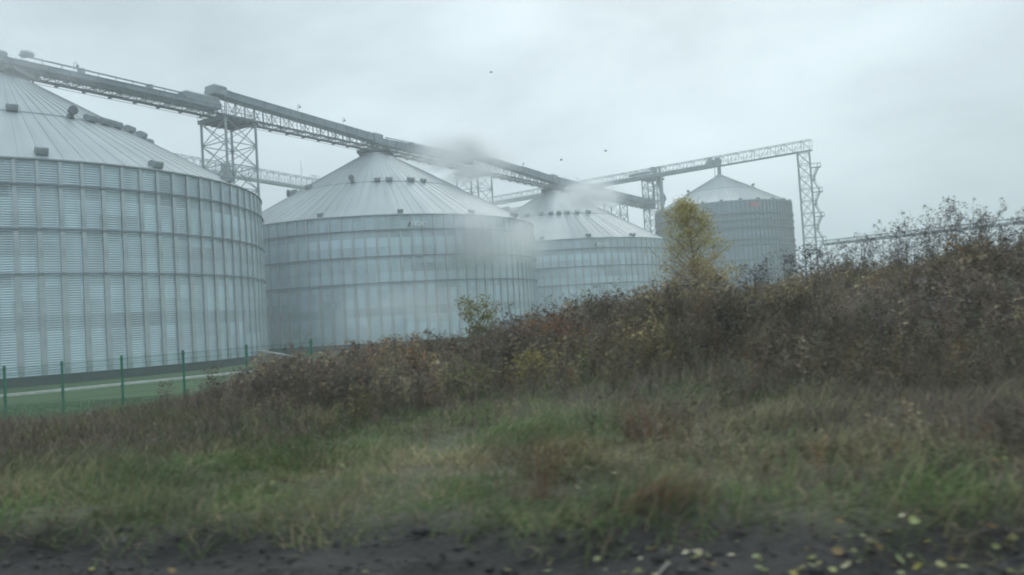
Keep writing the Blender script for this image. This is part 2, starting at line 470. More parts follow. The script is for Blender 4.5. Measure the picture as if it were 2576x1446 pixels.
def mark(parent, R, az0, az1, z, hgt, letters):
    """dark slanted stroke followed by pale letters painted on a thin curved plate"""
    def strip(name, material, boxes):
        m = MB()
        for (a0, a1, z0, z1, sh) in boxes:
            # slanted little slab following the wall
            r0, r1 = R + 0.05, R + 0.19
            def P(r, a, zz): return (r * math.cos(rad(a)), r * math.sin(rad(a)), zz)
            vs = [P(r0, a0, z0), P(r0, a1, z0), P(r0, a1 + sh, z1), P(r0, a0 + sh, z1), P(r1, a0, z0), P(r1, a1, z0), P(r1, a1 + sh, z1), P(r1, a0 + sh, z1)]
            m.add(vs, [(0, 1, 2, 3), (7, 6, 5, 4), (0, 4, 5, 1), (1, 5, 6, 2), (2, 6, 7, 3), (3, 7, 4, 0)])
        return m.build(name, material, parent)
    span = az1 - az0
    strip("logo_stroke", M_BLACK, [(az0, az0 + span * 0.07, z - hgt / 2, z + hgt / 2, span * 0.09)])
    n = len(letters); bx = []; cw = span * 0.78 / n; th = cw * 0.2; tv = hgt * 0.17
    for i, ch in enumerate(letters):
        a = az0 + span * 0.2 + i * cw; b = a + cw * 0.76; lo, hi = z - hgt / 2, z + hgt / 2; md = z
        V = lambda u: bx.append((u, u + th, lo, hi, 0)); Hh = lambda zz: bx.append((a + th, b, zz - tv / 2, zz + tv / 2, 0))
        if ch in "AGCROHU": V(a)
        if ch in "AOHU": V(b)
        if ch in "AGCRO": Hh(hi - tv / 2)
        if ch in "GCOU": Hh(lo + tv / 2)
        if ch in "AHR": Hh(md)
        if ch == "G": bx.append((b, b + th, lo, md, 0))
        if ch == "R": bx.append((b, b + th, md, hi, 0)); bx.append((a + cw * 0.4, a + cw * 0.4 + th, lo, md, cw * 0.25))
        if ch == "I": bx.append((a + cw * 0.3, a + cw * 0.3 + th, lo, hi, 0))
        if ch == "T": Hh(hi - tv / 2); bx.append((a + cw * 0.36, a + cw * 0.36 + th, lo, hi, 0))
    strip("logo_lettering", M_WHITE, bx)

def big_silo(C, label, vents, logo=None):
    t = thing("grain_silo", label, "grain silo", (C[0], C[1], 0), 0, "low wide corrugated silos standing in a row")
    inst("wall", me_wall, t); inst("roof", me_roof, t); inst("foundation", me_plinth, t)
    inst("eave_trim", me_eave, t, (0, 0, H1 - 0.07))
    for z in (8.6, 12.4, 16.2): inst("wind_ring", me_ring, t, (0, 0, z))
    face = math.atan2(-C[1], -C[0])
    for k in range(100):
        a = rad(k * 3.6 + 0.9)
        d = (a - face + math.pi) % (2 * math.pi) - math.pi
        if abs(d) < rad(88): inst("wall_stiffener", me_stiff, t, (0, 0, 0), a)
    for (az, r, kind) in vents:
        a = rad(az)
        me = {'h': me_hood, 's': me_hood_s, 'e': me_elbow}[kind]
        o = inst("roof_vent", me, t, (r * math.cos(a), r * math.sin(a), H1 + (R1 - r) * SLOPE + (0.1 if r < 15.3 else 0.0)), a)
    cap_platform(t, CAPR, CAPZ, 34.0)
    if logo: mark(t, R1, logo[0], logo[1], 16.95, 0.62, logo[2])
    return t

C1 = (-56.2, 89.99); C2 = (-22.92, 143.06); C3 = (11.62, 198.88)
mid = lambda azs, k: [(a, 15.0, kk) for a, kk in zip(azs, k)]
s1 = big_silo(C1, "nearest huge corrugated silo, cropped by the left of the view, behind the green fence",
         mid([-75, -55, -35, -27, -20.5, -14.5, -6.0, 5, 20], "hhehhhhhh") + [(-52, 26.2, 'h'), (-30.6, 26.6, 'h'), (-8, 26.4, 'h'), (-85, 26.4, 'h')])
s2 = big_silo(C2, "second wide corrugated silo, whole cone roof showing, behind the small yellow green bush",
         mid([-175, -166, -158, -149.5, -129, -95.8, -80.8, -73.5, -59.8, -51], "eeehhehhhs") + [(-123.3, 26.4, 'h'), (-99.4, 26.6, 's'), (-74.2, 26.6, 's'), (-49.1, 26.6, 's'), (-25, 26.4, 'h')],
         (-72.4, -66.3, "AGRO"))
s3 = big_silo(C3, "third wide corrugated silo down the row, partly hidden by the second one and the bank",
         mid([-105.6, -96.4, -89.5, -82.1, -73.2, -62, -118], "hhhhhhh") + [(-78.1, 26.5, 'h'), (-54.2, 26.7, 'h'), (-100, 26.5, 'h')],
         (-76.0, -69.6, "AGRO"))
# sloping concrete duct that leaves the foot of the first silo
m = MB()
dv = Vector((math.cos(rad(2)), math.sin(rad(2)), 0)); pv = Vector((-dv.y, dv.x, 0))
a0 = dv * (R1 + 0.12); a1 = dv * (R1 + 4.2)
vs = []
for p_, z_ in ((a0, 0.55), (a1, -0.45)):
    for sgn in (-1, 1):
        vs += [p_ + pv * sgn * 0.9 + Vector((0, 0, z_)), p_ + pv * sgn * 0.9 + Vector((0, 0, -1.3))]
m.add(vs, [(0, 2, 6, 4), (1, 5, 7, 3), (0, 4, 5, 1), (2, 3, 7, 6), (0, 1, 3, 2), (4, 6, 7, 5)])
m.build("aeration_duct", mat("grey_concrete", (0.3, 0.3, 0.29), 0.8, 0, (1.2, 0.2, 4)), s1)

# tall silos of the far row
R4, H4 = 19.3, 30.4
v_, f_ = cyl_wall(R4, H4, 0.26, 0.03, 192)
me_wall4 = bpy.data.meshes.new("wall"); me_wall4.from_pydata(v_.tolist(), [], f_.tolist()); me_wall4.update(); me_wall4.materials.append(M_WALL2)
me_wall4.polygons.foreach_set("use_smooth", [True] * len(me_wall4.polygons))
me_roof4 = mesh_of(roof_mb(R4, H4, 1.3, 0.53, 96, 0.06, 0.08, 10.2), "roof", M_ROOF)
me_ring4 = mesh_of(ring_mb(R4 + 0.24, 0.2, 0.5), "wind_ring", mat("dark_galvanised_band", (0.09, 0.12, 0.14), 0.6, 0.3, (0.5, 0.2, 3)))
me_eave4 = mesh_of(ring_mb(R4 - 0.02, 0.2, 0.28), "eave_trim", M_STIFF)
st = MB()
for (z0, z1, w) in ((0, 17.5, 0.3), (17.5, 25.6, 0.26), (25.6, 30.2, 0.22)):
    st.box(R4 + 0.02, R4 + 0.24, -w * 0.6, w * 0.6, z0 + 0.01, z1 - 0.01)
me_stiff4 = mesh_of(st, "wall_stiffener", M_RING)
me_plinth4 = mesh_of(ring_mb(R4 - 0.6, 0.8, 1.6, 120, -0.8), "foundation", M_CONC)
def tall_silo(C, label):
    t = thing("tall_grain_silo", label, "grain silo", (C[0], C[1], 0), 0, "taller corrugated silos of the far row")
    inst("wall", me_wall4, t); inst("roof", me_roof4, t); inst("foundation", me_plinth4, t); inst("eave_trim", me_eave4, t, (0, 0, H4 - 0.12))
    for z in (14.0, 18.2, 19.6, 23.0, 25.0, 26.8): inst("wind_ring", me_ring4, t, (0, 0, z))
    face = math.atan2(-C[1], -C[0])
    for k in range(96):
        a = rad(k * 3.75)
        d = (a - face + math.pi) % (2 * math.pi) - math.pi
        if abs(d) < rad(86): inst("wall_stiffener", me_stiff4, t, (0, 0, 0), a)
        if k % 4 == 0 and abs(d) < rad(115):
            inst("roof_vent", me_hood_s, t, ((R4 - 0.1) * math.cos(a), (R4 - 0.1) * math.sin(a), H4 + 0.05), a)
    for az in (math.degrees(face) + 78, math.degrees(face) - 82):
        a = rad(az); r = 9.0
        inst("roof_vent", me_elbow, t, (r * math.cos(a), r * math.sin(a), H4 + (R4 - r) * 0.53), a)
    m = MB(); z = H4 + (R4 - 1.3) * 0.53
    m.tube([(0, 0, z - 0.3), (0, 0, z + 0.5)], [1.4, 1.1], 18)
    m.tube([(0, 0, z + 0.4), (0, 0, 43.3)], 0.55, 12)
    m.tube([(-1.3, 0, z), (-1.3, 0, 43.3)], 0.1, 6)
    m.build("filling_spout", M_STEEL, t)
    return t
s4 = tall_silo((63.0, 235.9), "tall corrugated silo near the right, under the open truss bridge, behind the yellow tree")
s5 = tall_silo((21.0, 268.0), "tall corrugated silo far behind, only its roof edge above the third wide silo")
m = MB()
a = math.atan2(-235.9, -63.0) + rad(26)
for da in (-0.045, 0.0, 0.045):
    aa = a + da
    m.bar(((R4 + 0.24) * math.cos(aa), (R4 + 0.24) * math.sin(aa), 28.3), ((R4 + 0.24) * math.cos(aa), (R4 + 0.24) * math.sin(aa), 29.6), 0.75, 0.08, (math.cos(aa), math.sin(aa), 0))
m.build("red_mark", M_RED, s4)

# ------------------------------------------------------------------ conveyor bridges
UA = Vector((0.5287, 0.8488, 0)); AZ_A = math.atan2(UA.y, UA.x)
def rowpt(t): return (C1[0] + UA.x * t, C1[1] + UA.y * t)

def lamp_part(parent, x, y, z):
    m = MB()
    pts = [(x, y, z), (x, y, z + 1.0)] + [(x + 0.22 - 0.22 * math.cos(a), y, z + 1.0 + 0.22 * math.sin(a)) for a in np.linspace(0.3, math.pi, 6)]
    m.tube(pts, 0.035, 6)
    m.tube([(x + 0.44, y, z + 1.0), (x + 0.44, y, z + 0.85), (x + 0.44, y, z + 0.7)], [0.08, 0.16, 0.22], 8)
    return m.build("lamp", M_LAMP, parent)

def gallery(label, t0, t1, zb, hb, ht, rail=None, cat="conveyor bridge", head=None, lamps=(), w=1.7, boxes=()):
    """enclosed conveyor on a lattice girder; hb/ht: casing underside and top at both ends"""
    p0, p1 = rowpt(t0), rowpt(t1); Ln = t1 - t0
    t = thing("conveyor_bridge", label, cat, (p0[0], p0[1], 0), AZ_A, "covered conveyor bridges above the wide silos")
    hw = w / 2
    m = MB()
    vs = []
    for x, b, h_ in ((0, hb[0], ht[0]), (Ln, hb[1], ht[1])):
        for y in (-hw, hw): vs += [(x, y, b), (x, y, h_)]
        vs += [(x, 0, h_ + 0.22)]
    # 0 -b,1 -t,2 +b,3 +t,4 ridge
    m.add(vs, [(0, 1, 6, 5), (2, 7, 8, 3), (0, 5, 7, 2), (1, 4, 9, 6), (4, 3, 8, 9), (0, 2, 3, 4, 1), (5, 6, 9, 8, 7)])
    n = int(Ln / 2.4)
    for i in range(n + 1):
        f = i / n; x = Ln * f; b = hb[0] + (hb[1] - hb[0]) * f; h_ = ht[0] + (ht[1] - ht[0]) * f
        for sg in (-1, 1): m.bar((x, sg * (hw + 0.03), b - 0.03), (x, sg * (hw + 0.03), h_ + 0.04), 0.09)
    for sg in (-1, 1):
        m.bar((0, sg * (hw + 0.02), hb[0] + 0.08), (Ln, sg * (hw + 0.02), hb[1] + 0.08), 0.12, 0.16)
        m.bar((0, sg * (hw + 0.02), ht[0] - 0.05), (Ln, sg * (hw + 0.02), ht[1] - 0.05), 0.1, 0.1)
    m.build("casing", M_HOUS, t)
    g = MB(); tw = hw + 0.05
    n = int(Ln / 1.7)
    for sg in (-1, 1):
        g.bar((0, sg * tw, zb), (Ln, sg * tw, zb), 0.16, 0.2)
        for i in range(n + 1):
            f = i / n; x = Ln * f; b = hb[0] + (hb[1] - hb[0]) * f
            g.bar((x, sg * tw, zb), (x, sg * tw, b), 0.08)
            if i < n:
                x2 = Ln * (i + 1) / n; b2 = hb[0] + (hb[1] - hb[0]) * (i + 1) / n
                if i % 2: g.bar((x, sg * tw, zb), (x2, sg * tw, b2), 0.07)
                else: g.bar((x, sg * tw, b), (x2, sg * tw, zb), 0.07)
    for i in range(n + 1):
        x = Ln * i / n
        g.bar((x, -tw, zb), (x, tw, zb), 0.1)
        if i < n: g.bar((x, -tw if i % 2 else tw, zb), (Ln * (i + 1) / n, tw if i % 2 else -tw, zb), 0.06)
    g.build("girder", M_DSTEEL, t)
    k = MB()   # walkway hung on the near side with its rail
    for sg in (1, -1):
        yy = sg * (tw + 0.75)
        k.bar((0, sg * (tw + 0.42), zb - 0.02), (Ln, sg * (tw + 0.42), zb - 0.02), 0.6, 0.05)
        k.bar((0, yy, zb - 0.28), (Ln, yy, zb - 0.28), 0.05)
        for i in range(0, n + 1, 2):
            x = Ln * i / n
            k.bar((x, sg * tw, zb - 0.14), (x, yy, zb - 0.14), 0.34, 0.2)
            k.bar((x, yy, zb - 0.2), (x, yy, zb + 1.05), 0.05)
        k.bar((0, yy, zb + 1.05), (Ln, yy, zb + 1.05), 0.045); k.bar((0, yy, zb + 0.55), (Ln, yy, zb + 0.55), 0.035)
    k.build("walkway", M_DSTEEL, t)
    if rail:
        r = MB()
        r.tube([(rail[0], 0, ht[0] + (ht[1] - ht[0]) * rail[0] / Ln + rail[2]), (rail[1], 0, ht[0] + (ht[1] - ht[0]) * rail[1] / Ln + rail[3])], 0.11, 8)
        x = rail[0] + 0.4; i = 0
        while x < rail[1]:
            f = (x - rail[0]) / (rail[1] - rail[0]); zt = ht[0] + (ht[1] - ht[0]) * x / Ln + rail[2] + (rail[3] - rail[2]) * f
            zl = ht[0] + (ht[1] - ht[0]) * x / Ln + 0.1
            if i % 4 == 3: r.box(x - 0.22, x + 0.22, -0.5, 0.5, zl, zt)
            else:
                r.bar((x - 0.28, 0, zl), (x, 0, zt), 0.05); r.bar((x + 0.28, 0.3, zl), (x, 0, zt), 0.04)
            x += 2.3; i += 1
        r.build("dust_pipe", M_STEEL, t)
    for (x0, x1, z0, z1, ww) in boxes:
        m = MB()
        m.box(x0, x1, -ww / 2, ww / 2, z0, z1 - 0.25)
        m.add([(x0, -ww / 2, z1 - 0.25), (x1, -ww / 2, z1 - 0.25), (x1, ww / 2, z1 - 0.25), (x0, ww / 2, z1 - 0.25),
               (x0 + 0.3, -ww / 2 + 0.25, z1), (x1 - 0.15, -ww / 2 + 0.25, z1), (x1 - 0.15, ww / 2 - 0.25, z1), (x0 + 0.3, ww / 2 - 0.25, z1)],
              [(4, 5, 6, 7), (0, 1, 5, 4), (1, 2, 6, 5), (2, 3, 7, 6), (3, 0, 4, 7)])
        for zz in np.linspace(z0 + 0.2, z1 - 0.4, 3): m.box(x0 - 0.04, x1 + 0.04, -ww / 2 - 0.04, ww / 2 + 0.04, zz - 0.04, zz + 0.04)
        m.box(x0 + 0.3, x0 + 0.9, ww / 2 + 0.05, ww / 2 + 0.6, z0 + 0.1, z0 + 0.8)
        m.build("drive_head", M_STEEL, t)
    for x in lamps:
        lamp_part(t, x, -hw + 0.1, ht[0] + (ht[1] - ht[0]) * x / Ln)
    return t

gallery("covered conveyor bridge over the nearest silo to the first lattice tower", -34, 29.2, 33.95, (34.5, 34.75), (34.95, 35.6), (36, 57.5, 0.83, 0.62), lamps=(42.0,),
        boxes=((30.0, 34.4, 35.0, 36.1, 1.4), (36.4, 37.5, 36.2, 36.85, 1.0), (57.4, 63.0, 35.3, 36.5, 1.8)))
gallery("covered conveyor bridge sloping down from the first tower to the roof of the second silo", 29.8, 62.4, 34.0, (36.75, 35.2), (37.75, 36.5), (24, 32, 0.3, 0.3), lamps=(14.2, 24.3),
        boxes=((-1.8, 0.4, 36.9, 38.35, 2.0), (0.5, 1.5, 36.9, 38.05, 1.5)))
gallery("covered bridge from the second silo roof to the middle lattice tower, half veiled by a window smear", 62.8, 93.0, 34.0, (34.9, 35.2), (36.0, 36.9), (3, 27, 0.55, 0.35), lamps=(20,),
        boxes=((-1.0, 1.2, 35.0, 36.9, 2.0),))
gallery("covered conveyor bridge from the middle tower down to the roof of the third silo", 93.6, 127.6, 34.0, (36.6, 35.1), (37.8, 36.5), (20, 33, 0.45, 0.45), lamps=(19.5,),
        boxes=((-1.8, 0.4, 36.9, 38.35, 2.0),))
gallery("last covered conveyor bridge from the third silo roof towards the tall junction tower", 128.2, 192.6, 34.0, (34.9, 35.0), (36.7, 36.6), None, lamps=(12, 34),
        boxes=((-1.2, 1.2, 35.2, 37.2, 2.0), (62.2, 65.0, 34.4, 37.0, 2.2)))

# ------------------------------------------------------------------ lattice towers
def tower(name, label, P, side, z0, levels, rz, leg=0.24, brace=0.13, plat=None, group=None, xb=True, cat="lattice tower"):
    t = thing(name, label, cat, (P[0], P[1], z0), rz, group)
    hs = side / 2; cs = [(-hs, -hs), (hs, -hs), (hs, hs), (-hs, hs)]
    zt = levels[-1] - z0
    for (x, y) in cs:
        m = MB(); m.box(x - leg / 2, x + leg / 2, y - leg / 2, y + leg / 2, 0, zt)
        m.box(x - leg, x + leg, y - leg, y + leg, -0.05, 0.12)
        m.build("leg", M_STEEL, t)
    for i in range(4):
        a = Vector((*cs[i], 0)); b = Vector((*cs[(i + 1) % 4], 0)); m = MB()
        d = (b - a).normalized(); a2 = a + d * leg / 2; b2 = b - d * leg / 2
        prev = 0.4
        for j, lv in enumerate(levels):
            z = lv - z0
            m.bar(a2 + Vector((0, 0, z - 0.1)), b2 + Vector((0, 0, z - 0.1)), brace, brace)
            if xb or j % 2 == 0: m.bar(a2 + Vector((0, 0, prev)), b2 + Vector((0, 0, z - 0.2)), brace * 0.85)
            if xb or j % 2: m.bar(b2 + Vector((0, 0, prev)) + Vector((d.y, -d.x, 0)) * brace * 0.5, a2 + Vector((0, 0, z - 0.2)) + Vector((d.y, -d.x, 0)) * brace * 0.5, brace * 0.85)
            prev = z
        m.build("cross_bracing", M_STEEL, t)
    if plat:
        e, th = plat
        m = MB(); z = zt
        m.box(-hs - e, hs + e, -hs - e, hs + e, z + 0.02, z + 0.02 + th)
        for x in np.linspace(-hs - e + 0.1, hs + e - 0.1, 6): m.bar((x, -hs - e, z - 0.1), (x, hs + e, z - 0.1), 0.12, 0.22)
        p = m.build("platform", M_DSTEEL, t)
        r = MB(); q = hs + e - 0.05
        for (x0, y0, x1, y1) in ((-q, -q, q, -q), (q, -q, q, q), (q, q, -q, q), (-q, q, -q, -q)):
            for zz in (0.5, 1.05): r.bar((x0, y0, z + th + zz), (x1, y1, z + th + zz), 0.05)
            for f in np.linspace(0, 1, 5)[:-1]: r.bar((x0 + (x1 - x0) * f, y0 + (y1 - y0) * f, z + th), (x0 + (x1 - x0) * f, y0 + (y1 - y0) * f, z + th + 1.05), 0.05)
        r.build("handrail", M_STEEL, p)
    return t
LV = [3.2, 6.6, 10.0, 13.3, 16.7, 20.1, 23.4, 26.7, 29.9, 33.2]
tower("lattice_tower", "square steel lattice tower with dark platform between the first and second silos", rowpt(31.0), 5.3, -0.8, LV, AZ_A, 0.26, 0.115, (0.35, 0.34), "lattice towers carrying the conveyor bridges")
tower("lattice_tower", "pale lattice tower showing through a window smear between the second and third silos", rowpt(93.8), 5.3, -0.8, LV, AZ_A, 0.26, 0.115, (0.35, 0.34), "lattice towers carrying the conveyor bridges")
tower("lattice_tower", "thin lattice tower rising behind the right slope of the third silo roof", rowpt(165.0), 5.0, -0.8, LV, AZ_A, 0.26, 0.14, None, "lattice towers carrying the conveyor bridges")
JT = tower("junction_tower", "tall lattice tower where two conveyor lines cross, with Y shaped chutes under its platform", (45.6, 250.0), 4.8, -0.8, LV + [35.0, 37.6, 40.2, 42.7], AZ_A, 0.3, 0.16, (0.6, 0.3), "lattice towers carrying the conveyor bridges")
m = MB()
m.box(-0.6, 0.6, -3.1, -2.5, 34.0, 47.2)
m.build("elevator_leg", M_STEEL, JT)
m = MB()
m.tube([(-1.8, -1, 43.3), (-1.9, -1, 42.0), (-1.2, -1, 40.4), (-2.0, -1, 38.6), (-1.8, -1, 36.5)], 0.42, 10)
m.tube([(0.5, -1.5, 43.0), (2.2, -2.0, 40.0), (3.8, -2.6, 37.4), (2.4, -2.4, 35.8)], 0.38, 10)
m.build("chute", M_DSTEEL, JT)
m = MB()
m.box(2.4, 5.0, -2.2, 2.2, 37.0, 37.2)
for x in (2.5, 4.9):
    for y in (-2.1, 0, 2.1): m.bar((x, y, 37.2), (x, y, 38.3), 0.06)
for y in (-2.1, 2.1): m.bar((2.5, y, 38.3), (4.9, y, 38.3), 0.05)
m.box(2.4, 4.6, -2.0, 2.0, 8.0, 8.2); m.box(2.4, 4.6, -2.0, 2.0, 17.0, 17.2)
m.build("side_platform", M_DSTEEL, JT)

# ------------------------------------------------------------------ open truss bridge over the tall silos
E0 = Vector((-6.4, 290.0, 0)); E1 = Vector((84.2, 219.5, 0)); EL = (E1 - E0).length; AZ_E = math.atan2(E1.y - E0.y, E1.x - E0.x)
def open_bridge(name, label, P, az, Ln, zb, zt, w, bay, casing=None, group=None, hoops=False, th=0.14, cat="truss bridge"):
    t = thing(name, label, cat, (P[0], P[1], 0), az, group)
    hw = w / 2; n = max(2, int(Ln / bay)); g = MB()
    for sg in (-1, 1):
        y = sg * hw
        g.bar((0, y, zb), (Ln, y, zb), th * 1.1); g.bar((0, y, zt), (Ln, y, zt), th)
        g.bar((0, y, zb + (zt - zb) * 0.42), (Ln, y, zb + (zt - zb) * 0.42), th * 0.5)
        for i in range(n + 1):
            x = Ln * i / n
            g.bar((x, y, zb), (x, y, zt), th * (0.95 if i % 3 == 0 else 0.6))
            if i < n:
                x2 = Ln * (i + 1) / n
                if i % 2: g.bar((x, y, zb), (x2, y, zt), th * 0.6)
                else: g.bar((x, y, zt), (x2, y, zb), th * 0.6)
    for i in range(n + 1):
        x = Ln * i / n
        g.bar((x, -hw, zb), (x, hw, zb), th * 0.7); g.bar((x, -hw, zt), (x, hw, zt), th * 0.7)
        if i < n: g.bar((x, -hw if i % 2 else hw, zt), (Ln * (i + 1) / n, hw if i % 2 else -hw, zt), th * 0.5)
    g.build("truss", M_STEEL, t)
    d = MB(); d.box(0, Ln, -hw + th, hw - th, zb - 0.09, zb - 0.02)
    d.build("walkway", M_DSTEEL, t)
    if casing:
        x0, x1, z0, z1 = casing
        m = MB(); m.box(x0, x1, -0.5, 0.5, z0, z1)
        for x in np.arange(x0, x1, 2.5): m.box(x - 0.05, x + 0.05, -0.55, 0.55, z0 - 0.05, z1 + 0.05)
        m.build("casing", M_HOUS, t)
    return t
EB = open_bridge("truss_bridge", "long open truss bridge over the tall silo, ending at the stair tower", E0, AZ_E, EL, 43.2, 46.05, 2.2, 2.3, (0, 88.5, 43.35, 44.3), "open truss bridges of the far row")
m = MB()
m.box(84.5, 88.4, -1.0, 1.0, 43.4, 45.2); m.box(85.2, 86.4, -1.5, -0.8, 44.4, 46.0); m.tube([(87.8, -0.9, 44.9), (87.8, 0.9, 44.9)], 0.85, 14)
m.build("drive_head", M_STEEL, EB)
m = MB(); m.box(66.0, 67.3, -1.2, 1.2, 44.6, 46.3); m.box(58.0, 65.0, -0.7, 0.7, 44.6, 45.4)
m.build("drive_head", M_STEEL, EB)
m = MB()
m.tube([(EL - 8.5, 0.9, 44.7), (EL - 8.5, 0.9, 46.6)], 0.06, 6); m.tube([(EL - 8.5, 0.9, 45.0), (EL - 8.5, 0.9, 45.5)], 0.25, 8)
m.build("lamp", M_LAMP, EB)

B0 = Vector((-108.0, 150.0, 0)); B1 = Vector((-57.0, 246.0, 0))
BB = open_bridge("truss_bridge", "open truss bridge far behind, between the first silo and the second silo roof", B0, math.atan2(B1.y - B0.y, B1.x - B0.x), (B1 - B0).length, 44.6, 48.0, 2.2, 2.3, (0, 104, 44.65, 45.3), "open truss bridges of the far row")
LB = (B1 - B0).length
m = MB(); m.box(70.8, 72.8, -0.9, 0.9, 45.4, 47.6); m.box(71.2, 73.0, -1.5, -0.9, 44.7, 46.4)
m.build("drive_head", M_DSTEEL, BB)
m = MB()
for a in np.linspace(0.2, math.pi - 0.2, 5): pass
for x in np.linspace(LB - 3.5, LB - 1.0, 4):
    pts = [(x, 1.1 * math.cos(a), 48.0 + 1.3 * math.sin(a)) for a in np.linspace(0, math.pi, 9)]
    m.tube(pts, 0.06, 5)
m.tube([(LB - 8, 0, 48), (LB - 8, 0, 53.0)], 0.06, 5); m.tube([(LB - 8, 0, 50), (LB - 7.4, 0, 50), (LB - 7.4, 0, 51.2)], 0.04, 5)
m.build("antenna_and_hoops", M_STEEL, BB)
bd_ = (B1 - B0).normalized()
for f, lab in ((70, "hidden legged lattice support of the far truss bridge behind the nearest silo"), (101, "lattice support of the far truss bridge behind the second silo roof")):
    q = B0 + bd_ * f
    tower("lattice_tower", lab, (q.x, q.y), 3.4, -0.8, LV + [36.5, 39.7, 44.4], math.atan2(bd_.y, bd_.x), 0.22, 0.12, None, "lattice towers carrying the conveyor bridges")

CB = open_bridge("truss_bridge", "lower short bridge with pale slots far between the second and third silo roofs", (-9.5, 296.0, 0), AZ_E, 36, 39.9, 41.3, 2.0, 2.2, (0, 13, 40.2, 42.2), "open truss bridges of the far row", th=0.16)
tower("lattice_tower", "distant lattice support below the lower short bridge, by the red elevator head", (3.0, 286.5), 3.4, -0.8, LV + [36.5, 39.6], AZ_E, 0.22, 0.12, None, "lattice towers carrying the conveyor bridges")
t = thing("elevator_head", "faded red elevator head far off between the second and third silos", "elevator", (-2.4, 287.0, -0.8))
m = MB(); m.box(-1.7, 1.7, -1.2, 1.2, 34.5, 38.6); m.tube([(0, -1.3, 38.6), (0, 1.3, 38.6)], 1.65, 14); m.build("red_hood", M_RED, t)
m = MB(); m.box(-1.5, -0.6, -0.5, 0.5, 0, 34.5); m.box(0.6, 1.5, -0.5, 0.5, 0, 34.5); m.build("elevator_trunk", M_STEEL, t)

# stair tower at the right end
STT = tower("stair_tower", "slim lattice tower with zigzag stairs holding the right end of the truss bridge", (82.5, 220.9), 3.1, -0.8, [2.5 + 3.38 * i for i in range(13)], rad(-25), 0.26, 0.15, None, None)
z = 2.0; sgn = 1; k = 0
while z < 36:
    f = MB(); x0, x1 = 1.9, 4.0
    ya, yb = -1.3, 1.3
    xa, xb_ = (2.0, 3.6) if sgn > 0 else (3.6, 2.0)
    for dy in (0.15, -0.75):
        f.bar((xa, dy, z), (xb_, dy, z + 3.38), 0.1, 0.3); f.bar((xa, dy, z + 1.0), (xb_, dy, z + 4.38), 0.09)
    for i in range(13):
        fx = i / 13.0
        f.bar((xa + (xb_ - xa) * fx, 0.15, z + 3.38 * fx), (xa + (xb_ - xa) * fx, -0.75, z + 3.38 * fx), 0.2, 0.04)
    f.build("stair_flight", M_STEEL, STT)
    l = MB(); xl = xb_; l.box(1.6, xl + 0.7, -1.0, 0.4, z + 3.34, z + 3.46)
    for xx in (1.7, xl + 0.6):
        for yy in (-0.95, 0.35): l.bar((xx, yy, z + 3.46), (xx, yy, z + 4.5), 0.06)
    for yy in (-0.95, 0.35): l.bar((1.7, yy, z + 4.5), (xl + 0.6, yy, z + 4.5), 0.09)
    l.bar((1.6, 0, z + 2.4), (xl + 0.6, 0, z + 3.3), 0.07)
    l.build("stair_landing", M_DSTEEL, STT)
    z += 3.38; sgn = -sgn; k += 1
# low gallery towards the far right
G0 = Vector((84.5, 215.5, 0)); G1 = Vector((146.0, 148.0, 0))
LG = (G1 - G0).length
GB = open_bridge("low_truss_bridge", "low distant truss bridge running behind the weeds at the right of the bank", G0, math.atan2(G1.y - G0.y, G1.x - G0.x), LG, 16.6, 17.9, 1.6, 1.8, (0, LG, 16.75, 17.1))
for f in np.arange(10, LG, 16):
    m = MB()
    for sy in (-0.8, 0.8): m.bar((f, sy * 1.2, -0.8), (f, sy, 16.6), 0.25)
    for zz in (4, 8, 12): m.bar((f, -0.9, zz), (f, 0.9, zz), 0.12)
    m.build("trestle", M_STEEL, GB)

# ------------------------------------------------------------------ fence, kerb
XF = np.array([-20.52, -18.3, -16.08, -13.83, -11.55, -9.25, -6.95])
YF = 28.8 - 0.12 * (XF + 18)
FT = [1.86 + 0.028 * (x + 18.2) for x in XF]         # post tops
fence = thing("mesh_fence", "green welded mesh fence on slim posts in front of the nearest silo", "fence", (XF[2], YF[2], 0))
for i in range(len(XF)):
    m = MB(); zb = gzs(XF[i], YF[i]) - 0.3; x, y = XF[i] - XF[2], YF[i] - YF[2]
    m.box(x - 0.036, x + 0.036, y - 0.028, y + 0.028, zb, FT[i]); m.box(x - 0.042, x + 0.042, y - 0.034, y + 0.034, FT[i], FT[i] + 0.025)
    for zz in np.linspace(zb + 0.5, FT[i] - 0.1, 5): m.box(x - 0.055, x + 0.055, y - 0.05, y + 0.04, zz - 0.02, zz + 0.02)
    m.build("fence_post", M_GREEN, fence)
    if i < len(XF) - 1:
        g = MB(); x2, y2 = XF[i + 1] - XF[2], YF[i + 1] - YF[2]
        zb2 = gzs(XF[i + 1], YF[i + 1])
        for k in range(1, 41):
            f = k / 41; xx, yy = x + (x2 - x) * f, y + (y2 - y) * f - 0.04; tb = FT[i] + (FT[i + 1] - FT[i]) * f - 0.05
            g.bar((xx, yy, zb + 0.33 + (zb2 - zb - 0.3) * f), (xx, yy, tb), 0.0055)
        for k in range(11):
            f = k / 10
            g.bar((x, y - 0.047, zb + 0.36 + (FT[i] - 0.08 - zb - 0.36) * f), (x2, y2 - 0.047, zb2 + 0.06 + (FT[i + 1] - 0.08 - zb2 - 0.06) * f), 0.008)
        g.build("mesh_panel", M_GREEN, fence)

